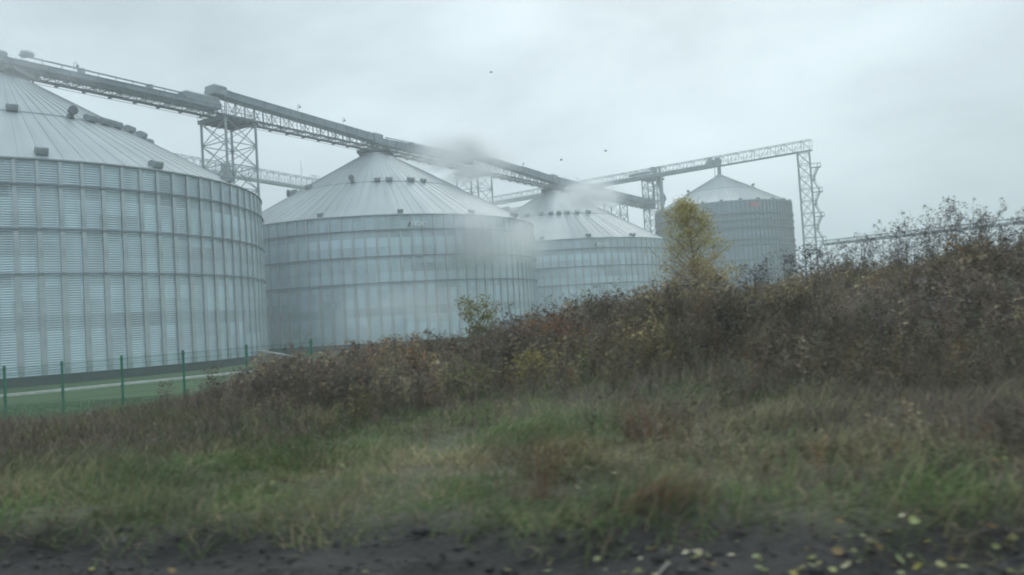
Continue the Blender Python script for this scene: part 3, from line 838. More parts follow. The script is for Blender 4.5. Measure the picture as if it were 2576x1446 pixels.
kx = np.array([-50.0, -35.0, -30.2, -25.6, -21.0, -14.0]); ky = np.array([40.0, 55.0, 60.3, 65.1, 69.6, 75.5])
m = MB()
for i in range(len(kx) - 1):
    p, q = (kx[i], ky[i], gzs(kx[i], ky[i]) + 0.07), (kx[i + 1], ky[i + 1], gzs(kx[i + 1], ky[i + 1]) + 0.07)
    m.bar(p, q, 0.42, 0.2)
kb = m.build("kerb", M_KERB)
tag(kb, "pale concrete kerb line across the lawn before the nearest silo", kind='structure')

# ------------------------------------------------------------------ vegetation
def blades(P, length, width, lean, az, tint, curl=1.0, nseg=3):
    """curved tapering blades; P (n,3); returns verts, quads, tint per vertex"""
    n = len(P)
    d = np.stack([np.cos(az), np.sin(az), np.zeros(n)], 1)
    side = np.stack([-np.sin(az), np.cos(az), np.zeros(n)], 1)
    V = []
    for j in range(nseg + 1):
        f = j / nseg
        th = lean * (0.35 + 0.65 * f * curl)
        pos = P + d * (length * f * np.sin(th))[:, None] + np.array([0, 0, 1]) * (length * f * np.cos(th))[:, None]
        w = width * (1 - 0.85 * f)
        V.append(pos - side * w[:, None] / 2); V.append(pos + side * w[:, None] / 2)
    V = np.stack(V, 1)                                    # n, 2*(nseg+1), 3
    base = (np.arange(n) * 2 * (nseg + 1))[:, None]
    F = np.concatenate([base + np.array([[2 * j, 2 * j + 1, 2 * j + 3, 2 * j + 2]]) for j in range(nseg)], 0)
    T = np.repeat(tint, 2 * (nseg + 1), 0)
    return V.reshape(-1, 3), F, T

def scatter(n, plo, phi, slo, shi):
    p = rng.uniform(plo, phi, n); s = rng.uniform(slo, shi, n)
    X = TN[0] * p + TS[0] * s; Y = TN[1] * p + TS[1] * s
    return X, Y, p, s
def infield(X, Y, margin=1.5):
    return (np.abs(X) < 0.66 * Y + margin) & (Y > 2)

# verge grass: green, olive and straw blades in tufts
n = 460000
X, Y, p, s = scatter(n, 5.9, 15.5, -16, 13)
clump = fbm(X * 1.3, Y * 1.3, 41) + 0.6 * fbm(X * 3.4, Y * 3.4, 43)
keep = infield(X, Y) & (p > edge_p(s) + rng.uniform(-0.32, 0.18, n) + 0.5 * np.clip(fbm(s * 2.2, p * 2.2, 91), -0.3, 0.5)) & (clump > rng.uniform(-0.55, 0.35, n)) & (rng.uniform(0, 1, n) < np.clip(1.25 - (p - 6) / 11, 0.25, 1))
X, Y, p, s, clump = X[keep], Y[keep], p[keep], s[keep], clump[keep]
n = len(X)
green = np.array([0.080, 0.128, 0.038]); olive = np.array([0.135, 0.128, 0.052]); straw = np.array([0.25, 0.205, 0.115]); brown = np.array([0.088, 0.066, 0.050])
gpatch = fbm(X * 0.55, Y * 0.75, 45) * 3.4 + 0.12 + 0.5 * np.exp(-((X + 2.2) / 2.0) ** 2) - 0.035 * (s + 1) + rng.normal(0, 0.18, n)
w0 = np.clip(0.5 + gpatch, 0, 1)[:, None]
tint = olive * (1 - w0) + green * w0
st_ = (rng.uniform(0, 1, n) < 0.16 + 0.6 * np.clip(fbm(X * 0.9, Y * 0.9, 47) * 3, 0, 1))[:, None]
tint = np.where(st_, straw, tint)
br = (rng.uniform(0, 1, n) < np.clip(0.2 + 0.075 * s + 1.1 * fbm(X * 0.6, Y * 0.6, 49), 0.03, 0.8))[:, None]
tint = np.where(br, brown, tint) * rng.uniform(0.65, 1.6, (n, 1)) * (1 + 1.0 * fbm(X * 1.1, Y * 1.6, 48))[:, None]
P = np.stack([X, Y, ground_z(X, Y) - 0.02], 1)
tall = np.clip(1 + 2.2 * fbm(X * 0.9, Y * 0.9, 51), 0.35, 1.9)
comb = 6.0 * fbm(X * 0.7, Y * 0.7, 57)                                # tufts lodged together in one direction
v, f, t = blades(P, rng.uniform(0.10, 0.36, n) * tall, rng.uniform(0.006, 0.015, n), rng.uniform(0.55, 1.75, n), comb + rng.normal(0.2, 0.8, n), tint, 1.3)
g = np_mesh("grass", v, f, 4, M_GRASS, None, t)
tag(g, "rough verge grass, green and straw coloured, leaning every way", kind='stuff')

# lawn grass between the bank and the kerb
n = 60000
X = rng.uniform(-30, -4, n); Y = rng.uniform(24, 46, n)
p, s = ps(X, Y)
keep = infield(X, Y) & (p > 24 - 0.0 * s)
X, Y = X[keep], Y[keep]; n = len(X)
tint = np.array([0.070, 0.120, 0.038]) * rng.uniform(0.6, 1.35, (n, 1)) * (1 + 0.7 * fbm(X * 0.2, Y * 0.6, 53))[:, None]
v, f, t = blades(np.stack([X, Y, ground_z(X, Y) - 0.01], 1), rng.uniform(0.06, 0.16, n), rng.uniform(0.012, 0.02, n), rng.uniform(0.2, 1.0, n), rng.uniform(0, 6.28, n), tint, 1.0, 2)
g = np_mesh("lawn", v, f, 4, M_GRASS, None, t)
tag(g, "short mown green lawn beyond the mesh fence", kind='stuff')

# ---- dry weed prototypes: stem, side stems, seed heads and curled leaves, all thin strips
def weed_proto(kind, h, seed):
    r = np.random.default_rng(seed)
    V = []; F = []; T = []
    def strip(pts, w, tint):
        pts = np.asarray(pts, float); b = len(V)
        d = pts[-1] - pts[0]; a = np.cross(d, [r.normal(), r.normal(), 0.3]); a /= (np.linalg.norm(a) + 1e-9)
        for i, q in enumerate(pts):
            ww = w * (1 - 0.6 * i / (len(pts) - 1))
            V.append(q - a * ww / 2); V.append(q + a * ww / 2); T.append(tint); T.append(tint)
        for i in range(len(pts) - 1): F.append((b + 2 * i, b + 2 * i + 1, b + 2 * i + 3, b + 2 * i + 2))
    def leaf(q, size, tint):
        b = len(V); a = r.normal(0, 1, 3); a /= np.linalg.norm(a); c_ = np.cross(a, r.normal(0, 1, 3)); c_ /= np.linalg.norm(c_)
        for k in ((-0.5, 0), (0, -0.28), (0.5, 0.05), (0, 0.3)): V.append(q + a * size * k[0] + c_ * size * k[1]); T.append(tint)
        F.append((b, b + 1, b + 2, b + 3))
    cols = {'brown': ([0.132, 0.103, 0.080], [0.195, 0.152, 0.112]), 'grey': ([0.155, 0.138, 0.118], [0.21, 0.185, 0.155]), 'straw': ([0.23, 0.19, 0.13], [0.33, 0.27, 0.18]),
            'rust': ([0.19, 0.115, 0.072], [0.26, 0.15, 0.085]), 'green': ([0.10, 0.11, 0.065], [0.14, 0.165, 0.085]), 'dark': ([0.08, 0.07, 0.06], [0.11, 0.095, 0.08])}
    c0, c1 = [np.array(q) for q in cols[kind]]
    ns = r.integers(2, 5)
    for k in range(ns):
        az = r.uniform(0, 6.28); ln = r.uniform(0.05, 0.4); hh = h * r.uniform(0.65, 1.1)
        pts = []
        for j in range(5):
            f = j / 4
            pts.append([math.cos(az) * ln * hh * f ** 1.5, math.sin(az) * ln * hh * f ** 1.5, hh * f])
        pts = np.array(pts); strip(pts, 0.014, c0)
        nb = r.integers(5, 10)
        for q in range(nb):
            f = r.uniform(0.25, 1.0); i = min(int(f * 4), 3); o = pts[i] + (pts[i + 1] - pts[i]) * (f * 4 - i)
            a2 = r.uniform(0, 6.28); l2 = hh * r.uniform(0.12, 0.34) * (1.2 - 0.6 * f); up_ = r.uniform(0.3, 1.1)
            d = np.array([math.cos(a2), math.sin(a2), up_]); d /= np.linalg.norm(d)
            e = o + d * l2
            strip([o, o + d * l2 * 0.55 + [0, 0, 0.01], e], 0.008, c0)
            for z_ in range(r.integers(2, 6)):
                g_ = r.uniform(0.3, 1.05)
                tt = c0 + (c1 - c0) * r.uniform(0, 1.2)
                leaf(o + d * l2 * g_ + r.normal(0, 0.015, 3), r.uniform(0.015, 0.05) if r.uniform() < 0.85 else 0.08, tt)
        for z_ in range(7): leaf(pts[4] + r.normal(0, 0.02, 3) - [0, 0, abs(r.normal(0, 0.09))], r.uniform(0.012, 0.035), c1)
        for q in range(3):                                          # long withered leaves that hang from the stem
            i = r.integers(0, 3); a2 = r.uniform(0, 6.28); l2 = hh * r.uniform(0.15, 0.35); o = pts[i]
            dd = np.array([math.cos(a2), math.sin(a2), 0.0])
            strip([o, o + dd * l2 * 0.5 + [0, 0, l2 * 0.35], o + dd * l2 + [0, 0, -l2 * 0.1]], 0.016, c0 + (c1 - c0) * r.uniform(0, 1.4))
    return np.array(V), np.array(F), np.array(T)

def merge(protos, X, Y, sc_, pick, rz, tmul, lean=0.12, Z=None):
    Z = ground_z(X, Y) - 0.03 if Z is None else Z
    VV, FF, TT = [], [], []; off = 0
    for k, (v, f, t) in enumerate(protos):
        idx = np.where(pick == k)[0]
        if not len(idx): continue
        c_, s_ = np.cos(rz[idx]), np.sin(rz[idx])
        x = v[None, :, 0] * c_[:, None] - v[None, :, 1] * s_[:, None]
        y = v[None, :, 0] * s_[:, None] + v[None, :, 1] * c_[:, None]
        z = np.repeat(v[None, :, 2], len(idx), 0)
        lx = rng.normal(0.05, lean, len(idx))[:, None]; ly = rng.normal(0, lean, len(idx))[:, None]
        x = x + z * lx; y = y + z * ly
        w = np.stack([x, y, z], -1) * sc_[idx][:, None, None] + np.stack([X[idx], Y[idx], Z[idx]], 1)[:, None, :]
        nv = len(v)
        VV.append(w.reshape(-1, 3)); FF.append((f[None] + (np.arange(len(idx)) * nv)[:, None, None] + off).reshape(-1, 4))
        TT.append((t[None] * tmul[idx][:, None, :]).reshape(-1, 3)); off += nv * len(idx)
    return np.concatenate(VV), np.concatenate(FF), np.concatenate(TT)

kinds = ['brown'] * 5 + ['grey'] * 3 + ['straw'] * 2 + ['rust'] * 1 + ['green'] * 2 + ['dark'] * 2
protos = [weed_proto(k, 0.8, 100 + i) for i, k in enumerate(kinds)]
base_w = np.array([0.9] * 5 + [0.9] * 3 + [0.6] * 2 + [0.2] * 1 + [0.35] * 2 + [0.7] * 2)
n = 23000
X, Y, p, s = scatter(n, 6.6, 27.5, -26, 19)
lift = 3.6 * (1 - sstep(-7.5, -3.0, s)) - 1.6 * np.exp(-((s + 2.2) / 2.2) ** 2)     # on the left the weeds come closer to the track
dens = sstep(10.2, 14.5, p + lift + 4.5 * fbm(X * 0.35, Y * 0.35, 61) + 0.10 * np.clip(s, -4, 12))
dens = np.maximum(dens, (0.42 + 1.6 * np.clip(fbm(X * 0.5, Y * 0.5, 79), -0.2, 0.4)) * sstep(-2.5, 1.5, s) * sstep(6.4, 8.0, p))
dens = np.maximum(dens, np.clip(2.2 * fbm(X * 0.45 + 3, Y * 0.45, 80) - 0.10, 0, 0.7) * sstep(6.8, 8.5, p))
# the left lawn keeps clear of weeds
clear = (1 - sstep(-14.0, -9.5, s)) * sstep(17.5, 20.5, p + 1.5 * fbm(X * 0.5, Y * 0.5, 73))
dens = dens * (1 - clear)
keep = infield(X, Y, 2) & (rng.uniform(0, 1, n) < dens); keep0 = keep
X, Y, p, s = X[keep], Y[keep], p[keep], s[keep]; n = len(X)
loc_n = fbm(X * 0.5, Y * 0.5, 63)
pick = np.zeros(n, int)
u = rng.uniform(0, 1, n)
wts = np.repeat(base_w[None], n, 0)
wts[:, 8:10] *= np.clip(1 + 9 * fbm(X * 0.45, Y * 0.45, 65), 0.05, 6)[:, None]
wts[:, 11:13] *= np.clip(1.4 - (p - 11) / 5, 0.15, 2)[:, None]
wts[:, 10:11] *= np.clip(1 + 7 * fbm(X * 0.5 + 9, Y * 0.5, 67), 0.0, 6)[:, None]
wts[:, 13:15] *= np.clip(1 + 5 * fbm(X * 0.4 + 4, Y * 0.4, 69), 0.1, 5)[:, None]
cw_ = np.cumsum(wts / wts.sum(1, keepdims=True), 1)
pick = (u[:, None] > cw_).sum(1).clip(0, len(protos) - 1)
hscale = 0.45 + 0.60 * sstep(10, 20, p) + 0.9 * loc_n
hscale = hscale + 0.15 * np.clip(lift[keep0], 0, 9) / 3.6 * (p < 16)
hscale = np.clip(hscale * (0.8 + 0.2 * sstep(-14, 0, s)), 0.2, 1.5) * rng.uniform(0.7, 1.2, n)
hscale = hscale * (0.36 + 0.64 * sstep(-0.46, -0.30, X / Y))   # low on the far left, the lawn shows over it
hscale = np.where((p > 19) & (s > 1), hscale * 0.85, hscale)
hscale = hscale * np.clip(1 + 1.5 * fbm(X * 0.9 + 5, Y * 0.9, 75), 0.45, 1.6)
hscale = np.where((p < 11) & (s > -3), np.minimum(hscale, 0.62), hscale)
v, f, t = merge(protos, X, Y, hscale, pick, rng.uniform(0, 6.28, n),
                1.12 * rng.uniform(0.6, 1.35, (n, 1)) * np.clip(1 + 1.5 * fbm(X * 0.55, Y * 0.55, 81), 0.5, 1.6)[:, None] * (np.array([[1.0, 1.0, 1.0]]) + np.clip(fbm(X * 0.4, Y * 0.4, 83) + 0.18, 0, 1)[:, None] * np.array([[0.25, 0.30, -0.35]])))
g = np_mesh("dry_weeds", v, f, 4, M_WEED, None, t)
tag(g, "brown tangle of dry weeds covering the bank", kind='stuff')

# feathery bare stalks that stand above the right crest
def wisp_proto(seed):
    r = np.random.default_rng(seed); V = []; F = []; T = []
    def strip(pts, w):
        b = len(V); pts = np.asarray(pts, float)
        a = np.array([math.cos(seed + b), math.sin(seed + b), 0.0])
        for i, q in enumerate(pts):
            ww = w * (1 - 0.7 * i / (len(pts) - 1)); V.append(q - a * ww / 2); V.append(q + a * ww / 2); T.append([0.13, 0.12, 0.11]); T.append([0.13, 0.12, 0.11])
        for i in range(len(pts) - 1): F.append((b + 2 * i, b + 2 * i + 1, b + 2 * i + 3, b + 2 * i + 2))
    lx, ly = r.normal(0.12, 0.12), r.normal(0, 0.12)
    pts = [np.array([lx * f ** 1.6, ly * f ** 1.6, f]) for f in np.linspace(0, 1, 6)]
    strip(pts, 0.009)
    for k in range(16):
        f = r.uniform(0.35, 1.0); i = min(int(f * 5), 4); o = pts[i] + (pts[i + 1] - pts[i]) * (f * 5 - i); a = r.uniform(0, 6.28); l = 0.26 * (1.25 - f) * r.uniform(0.6, 1.2)
        e = o + np.array([math.cos(a) * l, math.sin(a) * l, l * r.uniform(0.5, 1.4)])
        strip([o, (o + e) / 2 - [0, 0, 0.01], e], 0.005)
        for q in range(5):
            c_ = o + (e - o) * r.uniform(0.4, 1.1) + r.normal(0, 0.012, 3); b = len(V); sz = r.uniform(0.006, 0.018)
            d1 = r.normal(0, 1, 3); d1 /= np.linalg.norm(d1); d2 = np.cross(d1, r.normal(0, 1, 3)); d2 /= np.linalg.norm(d2)
            for u_ in (-d1, -d2 * .5, d1, d2 * .5): V.append(c_ + u_ * sz); T.append([0.15, 0.135, 0.12])
            F.append((b, b + 1, b + 2, b + 3))
    return np.array(V), np.array(F), np.array(T)
wp = [wisp_proto(200 + i) for i in range(8)]
n = 420
X, Y, p, s = scatter(n, 18.5, 24.0, -4, 14)
keep = infield(X, Y, 2) & (rng.uniform(0, 1, n) < np.clip(0.15 + 0.85 * sstep(1, 5, s), 0, 1) * np.clip(1 + 3 * fbm(X * 0.8, Y * 0.8, 77), 0.1, 1))
X, Y, p, s = X[keep], Y[keep], p[keep], s[keep]; n = len(X)
hw_ = rng.uniform(0.9, 1.55, n) + 0.75 * np.exp(-((s - 6.3) / 1.6) ** 2) * rng.uniform(0.3, 1, n)
v, f, t = merge(wp, X, Y, hw_, rng.integers(0, 8, n), rng.uniform(-0.6, 0.6, n), rng.uniform(0.6, 1.3, (n, 1)) * np.ones((1, 3)), 0.1)
g = np_mesh("feathery_weeds", v, f, 4, M_WEED, None, t)
tag(g, "feathery grey stalks standing thinly above the right crest", kind='stuff')

# low dry undergrowth blades so that the bank is not bare between the weeds
n = 190000
X, Y, p, s = scatter(n, 6.4, 27, -26, 19)
lift = 3.6 * (1 - sstep(-7.5, -3.0, s)) - 1.6 * np.exp(-((s + 2.2) / 2.2) ** 2)
dens = sstep(10.4, 14.4, p + lift + 4.5 * fbm(X * 0.35, Y * 0.35, 61) + 0.10 * np.clip(s, -4, 12))
dens = np.maximum(dens, 0.42 * sstep(-1.5, 3.0, s) * sstep(6.3, 8.0, p)) * (1 - (1 - sstep(-14.0, -9.5, s)) * sstep(17.5, 20.5, p + 1.5 * fbm(X * 0.5, Y * 0.5, 73)))
keep = infield(X, Y, 2) & (rng.uniform(0, 1, n) < dens)
X, Y, p, s = X[keep], Y[keep], p[keep], s[keep]; n = len(X)
tint = np.where((rng.uniform(0, 1, n) < 0.35)[:, None], np.array([0.20, 0.168, 0.112]), np.array([0.125, 0.097, 0.078])) * rng.uniform(0.6, 1.3, (n, 1)) * (1 + 0.8 * fbm(X * 0.7, Y * 0.7, 71))[:, None]
v, f, t = blades(np.stack([X, Y, ground_z(X, Y) - 0.02], 1), rng.uniform(0.12, 0.5, n), rng.uniform(0.008, 0.018, n), rng.uniform(0.3, 1.5, n), rng.uniform(0, 6.28, n), tint, 1.2, 2)
g = np_mesh("undergrowth", v, f, 4, M_WEED, None, t)
tag(g, "flattened brown undergrowth between the weeds of the bank", kind='stuff')

# ---- single shrubs, tree and tall weeds
def branchy(h, spread, seed, nlimb, leaf_n, leaf_size, colf, name, label, cat, loc, group=None, trunk_r=0.03, shape='round', low=0.15, lean=(0, 0)):
    r = np.random.default_rng(seed)
    t = thing(name, label, cat, (loc[0], loc[1], gzs(loc[0], loc[1]) - 0.03), 0, group)
    m = MB(); tips = []
    top = Vector((lean[0] * h, lean[1] * h, h * 0.9))
    m.tube([(0, 0, 0), tuple(top * 0.35 + Vector((r.normal(0, .03), r.normal(0, .03), 0))), tuple(top * 0.7), tuple(top)], [trunk_r, trunk_r * 0.75, trunk_r * 0.45, trunk_r * 0.15], 6)
    for k in range(nlimb):
        f = low + (0.95 - low) * (k + r.uniform(0, 1)) / nlimb
        o = top * f; az = k * 2.4 + r.uniform(-0.4, 0.4)
        prof = {'round': math.sin(math.pi * min(1, 0.25 + 0.75 * f)) ** 0.6, 'cone': (1.05 - f) ** 0.8, 'flare': 0.3 + 0.7 * f, 'wisp': 0.5}[shape]
        ln = spread * prof * r.uniform(0.7, 1.15)
        e = o + Vector((math.cos(az) * ln, math.sin(az) * ln, ln * r.uniform(0.4, 1.1)))
        md = (o + e) / 2 + Vector((r.normal(0, .05) * ln, r.normal(0, .05) * ln, 0.08 * ln))
        rr = trunk_r * 0.45 * (1.1 - f * 0.6)
        m.tube([tuple(o), tuple(md), tuple(e)], [rr, rr * 0.7, rr * 0.2], 5)
        for q in range(3):
            f2 = r.uniform(0.35, 1.0); b0 = o + (e - o) * f2
            b1 = b0 + Vector((r.normal(0, 1), r.normal(0, 1), r.uniform(0, 1.4))).normalized() * ln * r.uniform(0.25, 0.5)
            m.tube([tuple(b0), tuple(b1)], [rr * 0.45, rr * 0.12], 4)
            tips += [b0, b1, (b0 + b1) / 2]
        tips += [e, md]
    tips.append(top)
    m.build("stem" if cat != "tree" else "trunk", M_BARK, t)
    tp = np.array([list(q) for q in tips])
    c_ = tp[r.integers(0, len(tp), leaf_n)] + r.normal(0, 0.065 * spread + 0.02, (leaf_n, 3))
    a = r.normal(0, 1, (leaf_n, 3)); a /= np.linalg.norm(a, axis=1)[:, None]
    b = np.cross(a, r.normal(0, 1, (leaf_n, 3))); b /= np.linalg.norm(b, axis=1)[:, None]
    sz = leaf_size * r.uniform(0.6, 1.3, (leaf_n, 1))
    V = np.stack([c_ - a * sz * .5, c_ - b * sz * .32, c_ + a * sz * .55, c_ + b * sz * .32], 1).reshape(-1, 3)
    F = np.arange(leaf_n * 4).reshape(-1, 4)
    tint = colf(c_, r)
    np_mesh("foliage" if cat != "tree" else "crown", V, F, 4, M_LEAF, t, np.repeat(tint, 4, 0))
    return t
def mixc(*cols):
    cols = np.array(cols)
    def f(c_, r):
        k = r.integers(0, len(cols), len(c_))
        return cols[k] * r.uniform(0.7, 1.3, (len(c_), 1))
    return f
def tree_col(c_, r):
    hh = c_[:, 2] / 3.6 + r.normal(0, 0.12, len(c_))
    w = np.clip((hh - 0.35) / 0.4, 0, 1)[:, None]
    warm = np.where((c_[:, 0] > 0)[:, None], [0.50, 0.35, 0.12], [0.40, 0.28, 0.14]); cool = np.array([0.44, 0.38, 0.15])
    return (warm * (1 - w) + cool * w) * r.uniform(0.65, 1.3, (len(c_), 1))
branchy(4.6, 1.5, 3, 70, 13000, 0.06, tree_col, "young_tree", "slender young tree turning yellow green over orange, on the bank before the tall silo", "tree", (6.1, 26.3), None, 0.035, 'cone', 0.06, (-0.06, 0))
branchy(1.75, 0.72, 4, 34, 2200, 0.07, mixc([0.22, 0.23, 0.08], [0.30, 0.27, 0.10], [0.16, 0.19, 0.07], [0.22, 0.16, 0.08]), "leafy_bush", "small yellow green leafy bush on the crest in front of the second silo", "bush", (-1.0, 22.6), None, 0.025, 'flare', 0.1)
branchy(0.9, 0.7, 6, 18, 520, 0.06, mixc([0.30, 0.12, 0.05], [0.24, 0.10, 0.05], [0.20, 0.12, 0.06]), "rust_bush", "rust orange bush low on the slope just below the grey weeds", "bush", (0.75, 17.6), None, 0.02, 'round', 0.1)
branchy(0.75, 0.55, 7, 16, 500, 0.05, mixc([0.26, 0.22, 0.07], [0.22, 0.20, 0.07], [0.30, 0.24, 0.08]), "yellow_bush", "low mustard yellow tuft at the middle of the slope, beside the rust bush", "bush", (0.25, 13.6), None, 0.015, 'round', 0.1)
branchy(0.6, 0.6, 8, 16, 420, 0.05, mixc([0.19, 0.19, 0.08], [0.16, 0.17, 0.07]), "olive_bush", "low olive green tuft left of the mustard yellow one", "bush", (-0.75, 13.4), None, 0.015, 'round', 0.1)
branchy(1.5, 0.75, 9, 22, 900, 0.055, mixc([0.035, 0.04, 0.04], [0.055, 0.05, 0.045], [0.05, 0.065, 0.05]), "dark_bush", "dark leafy shrub on the crest at the foot of the stair tower", "bush", (8.35, 22.4), None, 0.03, 'round', 0.1)
branchy(1.3, 0.7, 10, 20, 650, 0.05, mixc([0.045, 0.045, 0.045], [0.07, 0.06, 0.05]), "dark_bush", "dark twiggy shrub on the crest right of the tall silo, smaller leaves", "bush", (6.9, 22.8), None, 0.03, 'round', 0.1)
for i, (x, y, h, lab) in enumerate([
        (-9.6, 25.4, 1.4, "thin bare weed standing against the lawn beside the last fence post"),
        (-10.8, 24.8, 1.25, "reddish leafy weed clump in front of the fence by the silo corner"),
        (-9.0, 23.6, 1.5, "brown leafy weed rising left of the leaf bare gap on the bank")]):
    branchy(h, 0.45, 30 + i, 14, 260, 0.05, mixc([0.16, 0.09, 0.06], [0.13, 0.09, 0.06], [0.10, 0.085, 0.06]), "tall_weed", lab, "weed", (x, y), "tall weeds along the crest of the bank", 0.012, 'wisp', 0.3, (random.uniform(-.1, .1), 0))
tw = [(8.9, 21.5, 1.5), (9.6, 22.0, 1.7), (10.3, 21.3, 1.9), (10.9, 22.2, 2.3), (11.3, 21.4, 2.0), (11.6, 20.9, 2.45), (12.3, 21.2, 1.8), (13.0, 21.0, 1.5), (13.5, 20.7, 1.4), (13.9, 21.3, 1.9), (10.6, 20.6, 1.4), (12.0, 20.4, 1.6),
      (4.2, 22.6, 1.35), (3.4, 22.0, 1.3), (7.6, 22.4, 1.5), (2.4, 22.9, 1.5)]
twl = ["short feathery weed nearest the stair tower", "thin weed two stalks right of the stair tower foot", "open branched weed against the sky, middle height", "tallest feathery weed, leaning, against the sky", "sparse weed between the two tallest stalks",
       "tall dense topped weed standing highest above the right bank", "weed just right of the highest stalk", "low weed before the distant low bridge", "short twiggy weed over the low bridge line", "tall weed at the far right end of the crest",
       "short bushy weed below the leaning tall stalk", "brown weed below the highest stalk", "thin reddish weed beside the young tree's foot", "upright weed before the third silo's wall", "dry weed in front of the tall silo's right wall", "dark weed with red leaves against the third silo"]
for i, ((x, y, h), lab) in enumerate(zip(tw, twl)):
    branchy(h, 0.42 if i < 12 else 0.35, 60 + i, 20, 380 if i < 12 else 240, 0.045, mixc([0.06, 0.06, 0.055], [0.085, 0.075, 0.06], [0.055, 0.065, 0.05]) if i < 12 else mixc([0.12, 0.075, 0.06], [0.10, 0.08, 0.065]),
            "tall_weed", lab, "weed", (x, y), "tall weeds along the crest of the bank", 0.013, 'wisp', 0.25, (random.uniform(-.12, .16), random.uniform(-.1, .1)))

# leaning pale straw clumps on the right of the slope and rusty dock on the verge
def clump(name, label, x, y, n_, h, az, tint, lean_, group=None, wd=0.012):
    t = thing(name, label, "grass clump", (x, y, gzs(x, y) - 0.02), 0, group)
    P = np.stack([rng.normal(0, 0.16, n_), rng.normal(0, 0.12, n_), np.zeros(n_)], 1)
    v, f, tt = blades(P, rng.uniform(0.5, 1.05, n_) * h, rng.uniform(0.6, 1.3, n_) * wd, rng.normal(lean_, 0.22, n_), rng.normal(az, 0.35, n_), np.array(tint) * rng.uniform(0.65, 1.3, (n_, 1)), 1.1, 4)
    np_mesh("blades", v, f, 4, M_GRASS, t, tt)
    return t
clump("straw_clump", "long pale straw clump leaning right, high on the right slope", 6.1, 15.6, 260, 1.5, 0.1, (0.24, 0.20, 0.13), 0.95, "pale straw clumps on the slope")
clump("straw_clump", "pale straw clump lower left of the long leaning one", 4.4, 15.0, 220, 1.1, 0.2, (0.22, 0.185, 0.11), 0.9, "pale straw clumps on the slope")
clump("straw_clump", "short straw clump below the young tree", 3.3, 17.4, 160, 0.9, -0.2, (0.19, 0.16, 0.10), 0.8, "pale straw clumps on the slope")
clump("straw_clump", "upright straw clump behind the long leaning one", 6.9, 17.6, 170, 1.1, 0.6, (0.20, 0.165, 0.11), 0.6, "pale straw clumps on the slope")
clump("rusty_stalks", "rust brown stalks sweeping right at the edge of the dark soil", 1.05, 6.65, 130, 0.62, 0.1, (0.20, 0.095, 0.045), 1.0, "rust brown stalk clumps on the verge", 0.007)
clump("rusty_stalks", "upright rust brown stalks in the middle of the green verge", 0.12, 7.35, 110, 0.75, 0.3, (0.16, 0.075, 0.045), 0.35, "rust brown stalk clumps on the verge", 0.007)
clump("rusty_stalks", "small rust brown stalks on the verge below the straw clumps", 1.55, 9.6, 100, 0.7, 2.0, (0.17, 0.085, 0.05), 0.5, "rust brown stalk clumps on the verge", 0.008)

# fallen leaves: a few curled leaf shapes copied one by one
def leaf_mesh(seed, tint):
    r = np.random.default_rng(seed); n_ = 12; V = []; F = []
    V.append((0, 0, 0.004))
    for k in range(n_):
        a = 2 * math.pi * k / n_
        rr = 0.045 * (1 + 0.25 * math.cos(a) + 0.12 * math.cos(3 * a)) * r.uniform(0.85, 1.12)
        x, y = rr * math.cos(a) * 1.25, rr * math.sin(a)
        V.append((x, y, 0.012 + 9.0 * (y * y) * r.uniform(0.3, 1.5) + 4.0 * x * x * r.uniform(0, 1.6)))
    for k in range(n_): F.append((0, 1 + k, 1 + (k + 1) % n_))
    b = len(V); V += [(-0.05, -0.002, 0.012), (-0.05, 0.002, 0.012), (-0.10, 0.004, 0.03), (-0.10, 0.0, 0.03)]; F.append((b, b + 1, b + 2, b + 3))
    me = bpy.data.meshes.new("fallen_leaf"); me.from_pydata(V, [], F); me.update()
    at = me.color_attributes.new("tint", 'FLOAT_COLOR', 'POINT')
    for i in range(len(V)): at.data[i].color = (*[q * r.uniform(0.85, 1.1) for q in tint], 1)
    me.materials.append(M_LEAF); me.polygons.foreach_set("use_smooth", [True] * len(me.polygons))
    return me
lm = [leaf_mesh(i, c_) for i, c_ in enumerate([(0.46, 0.46, 0.20), (0.54, 0.50, 0.24), (0.50, 0.44, 0.12), (0.50, 0.34, 0.15), (0.40, 0.44, 0.22), (0.60, 0.57, 0.38), (0.28, 0.21, 0.09)])]
def fallen(n_, plo, phi, slo, shi, label, group, name="fallen_leaf"):
    k = 0
    while k < n_:
        p_ = rng.uniform(plo, phi); s_ = slo + (shi - slo) * rng.uniform(0, 1)
        x, y = TN[0] * p_ + TS[0] * s_, TN[1] * p_ + TS[1] * s_
        if abs(x) > 0.66 * y: continue
        o = bpy.data.objects.new(name, lm[int(rng.integers(0, len(lm)))]); COL.objects.link(o)
        o.location = (x, y, gzs(x, y) + (0.012 if p_ < 6.2 else 0.10))
        o.rotation_euler = (rng.normal(0, 0.6), rng.normal(0, 0.6), rng.uniform(0, 6.28)); sc1 = rng.uniform(0.32, 0.66); o.scale = (sc1, sc1, sc1)
        tag(o, label, "leaf", group); k += 1
fallen(62, 4.6, 5.9, -5.0, 4.4, "pale yellow leaf lying on bare dark soil beside the track", "leaves fallen on the bare soil")
fallen(70, 5.75, 6.25, -0.8, 4.4, "yellowish leaf caught along the edge where grass meets the soil", "leaves along the grass edge")
fallen(14, 6.5, 9, -5, 5.5, "pale leaf caught up in the rough verge grass", "leaves caught in the verge grass")

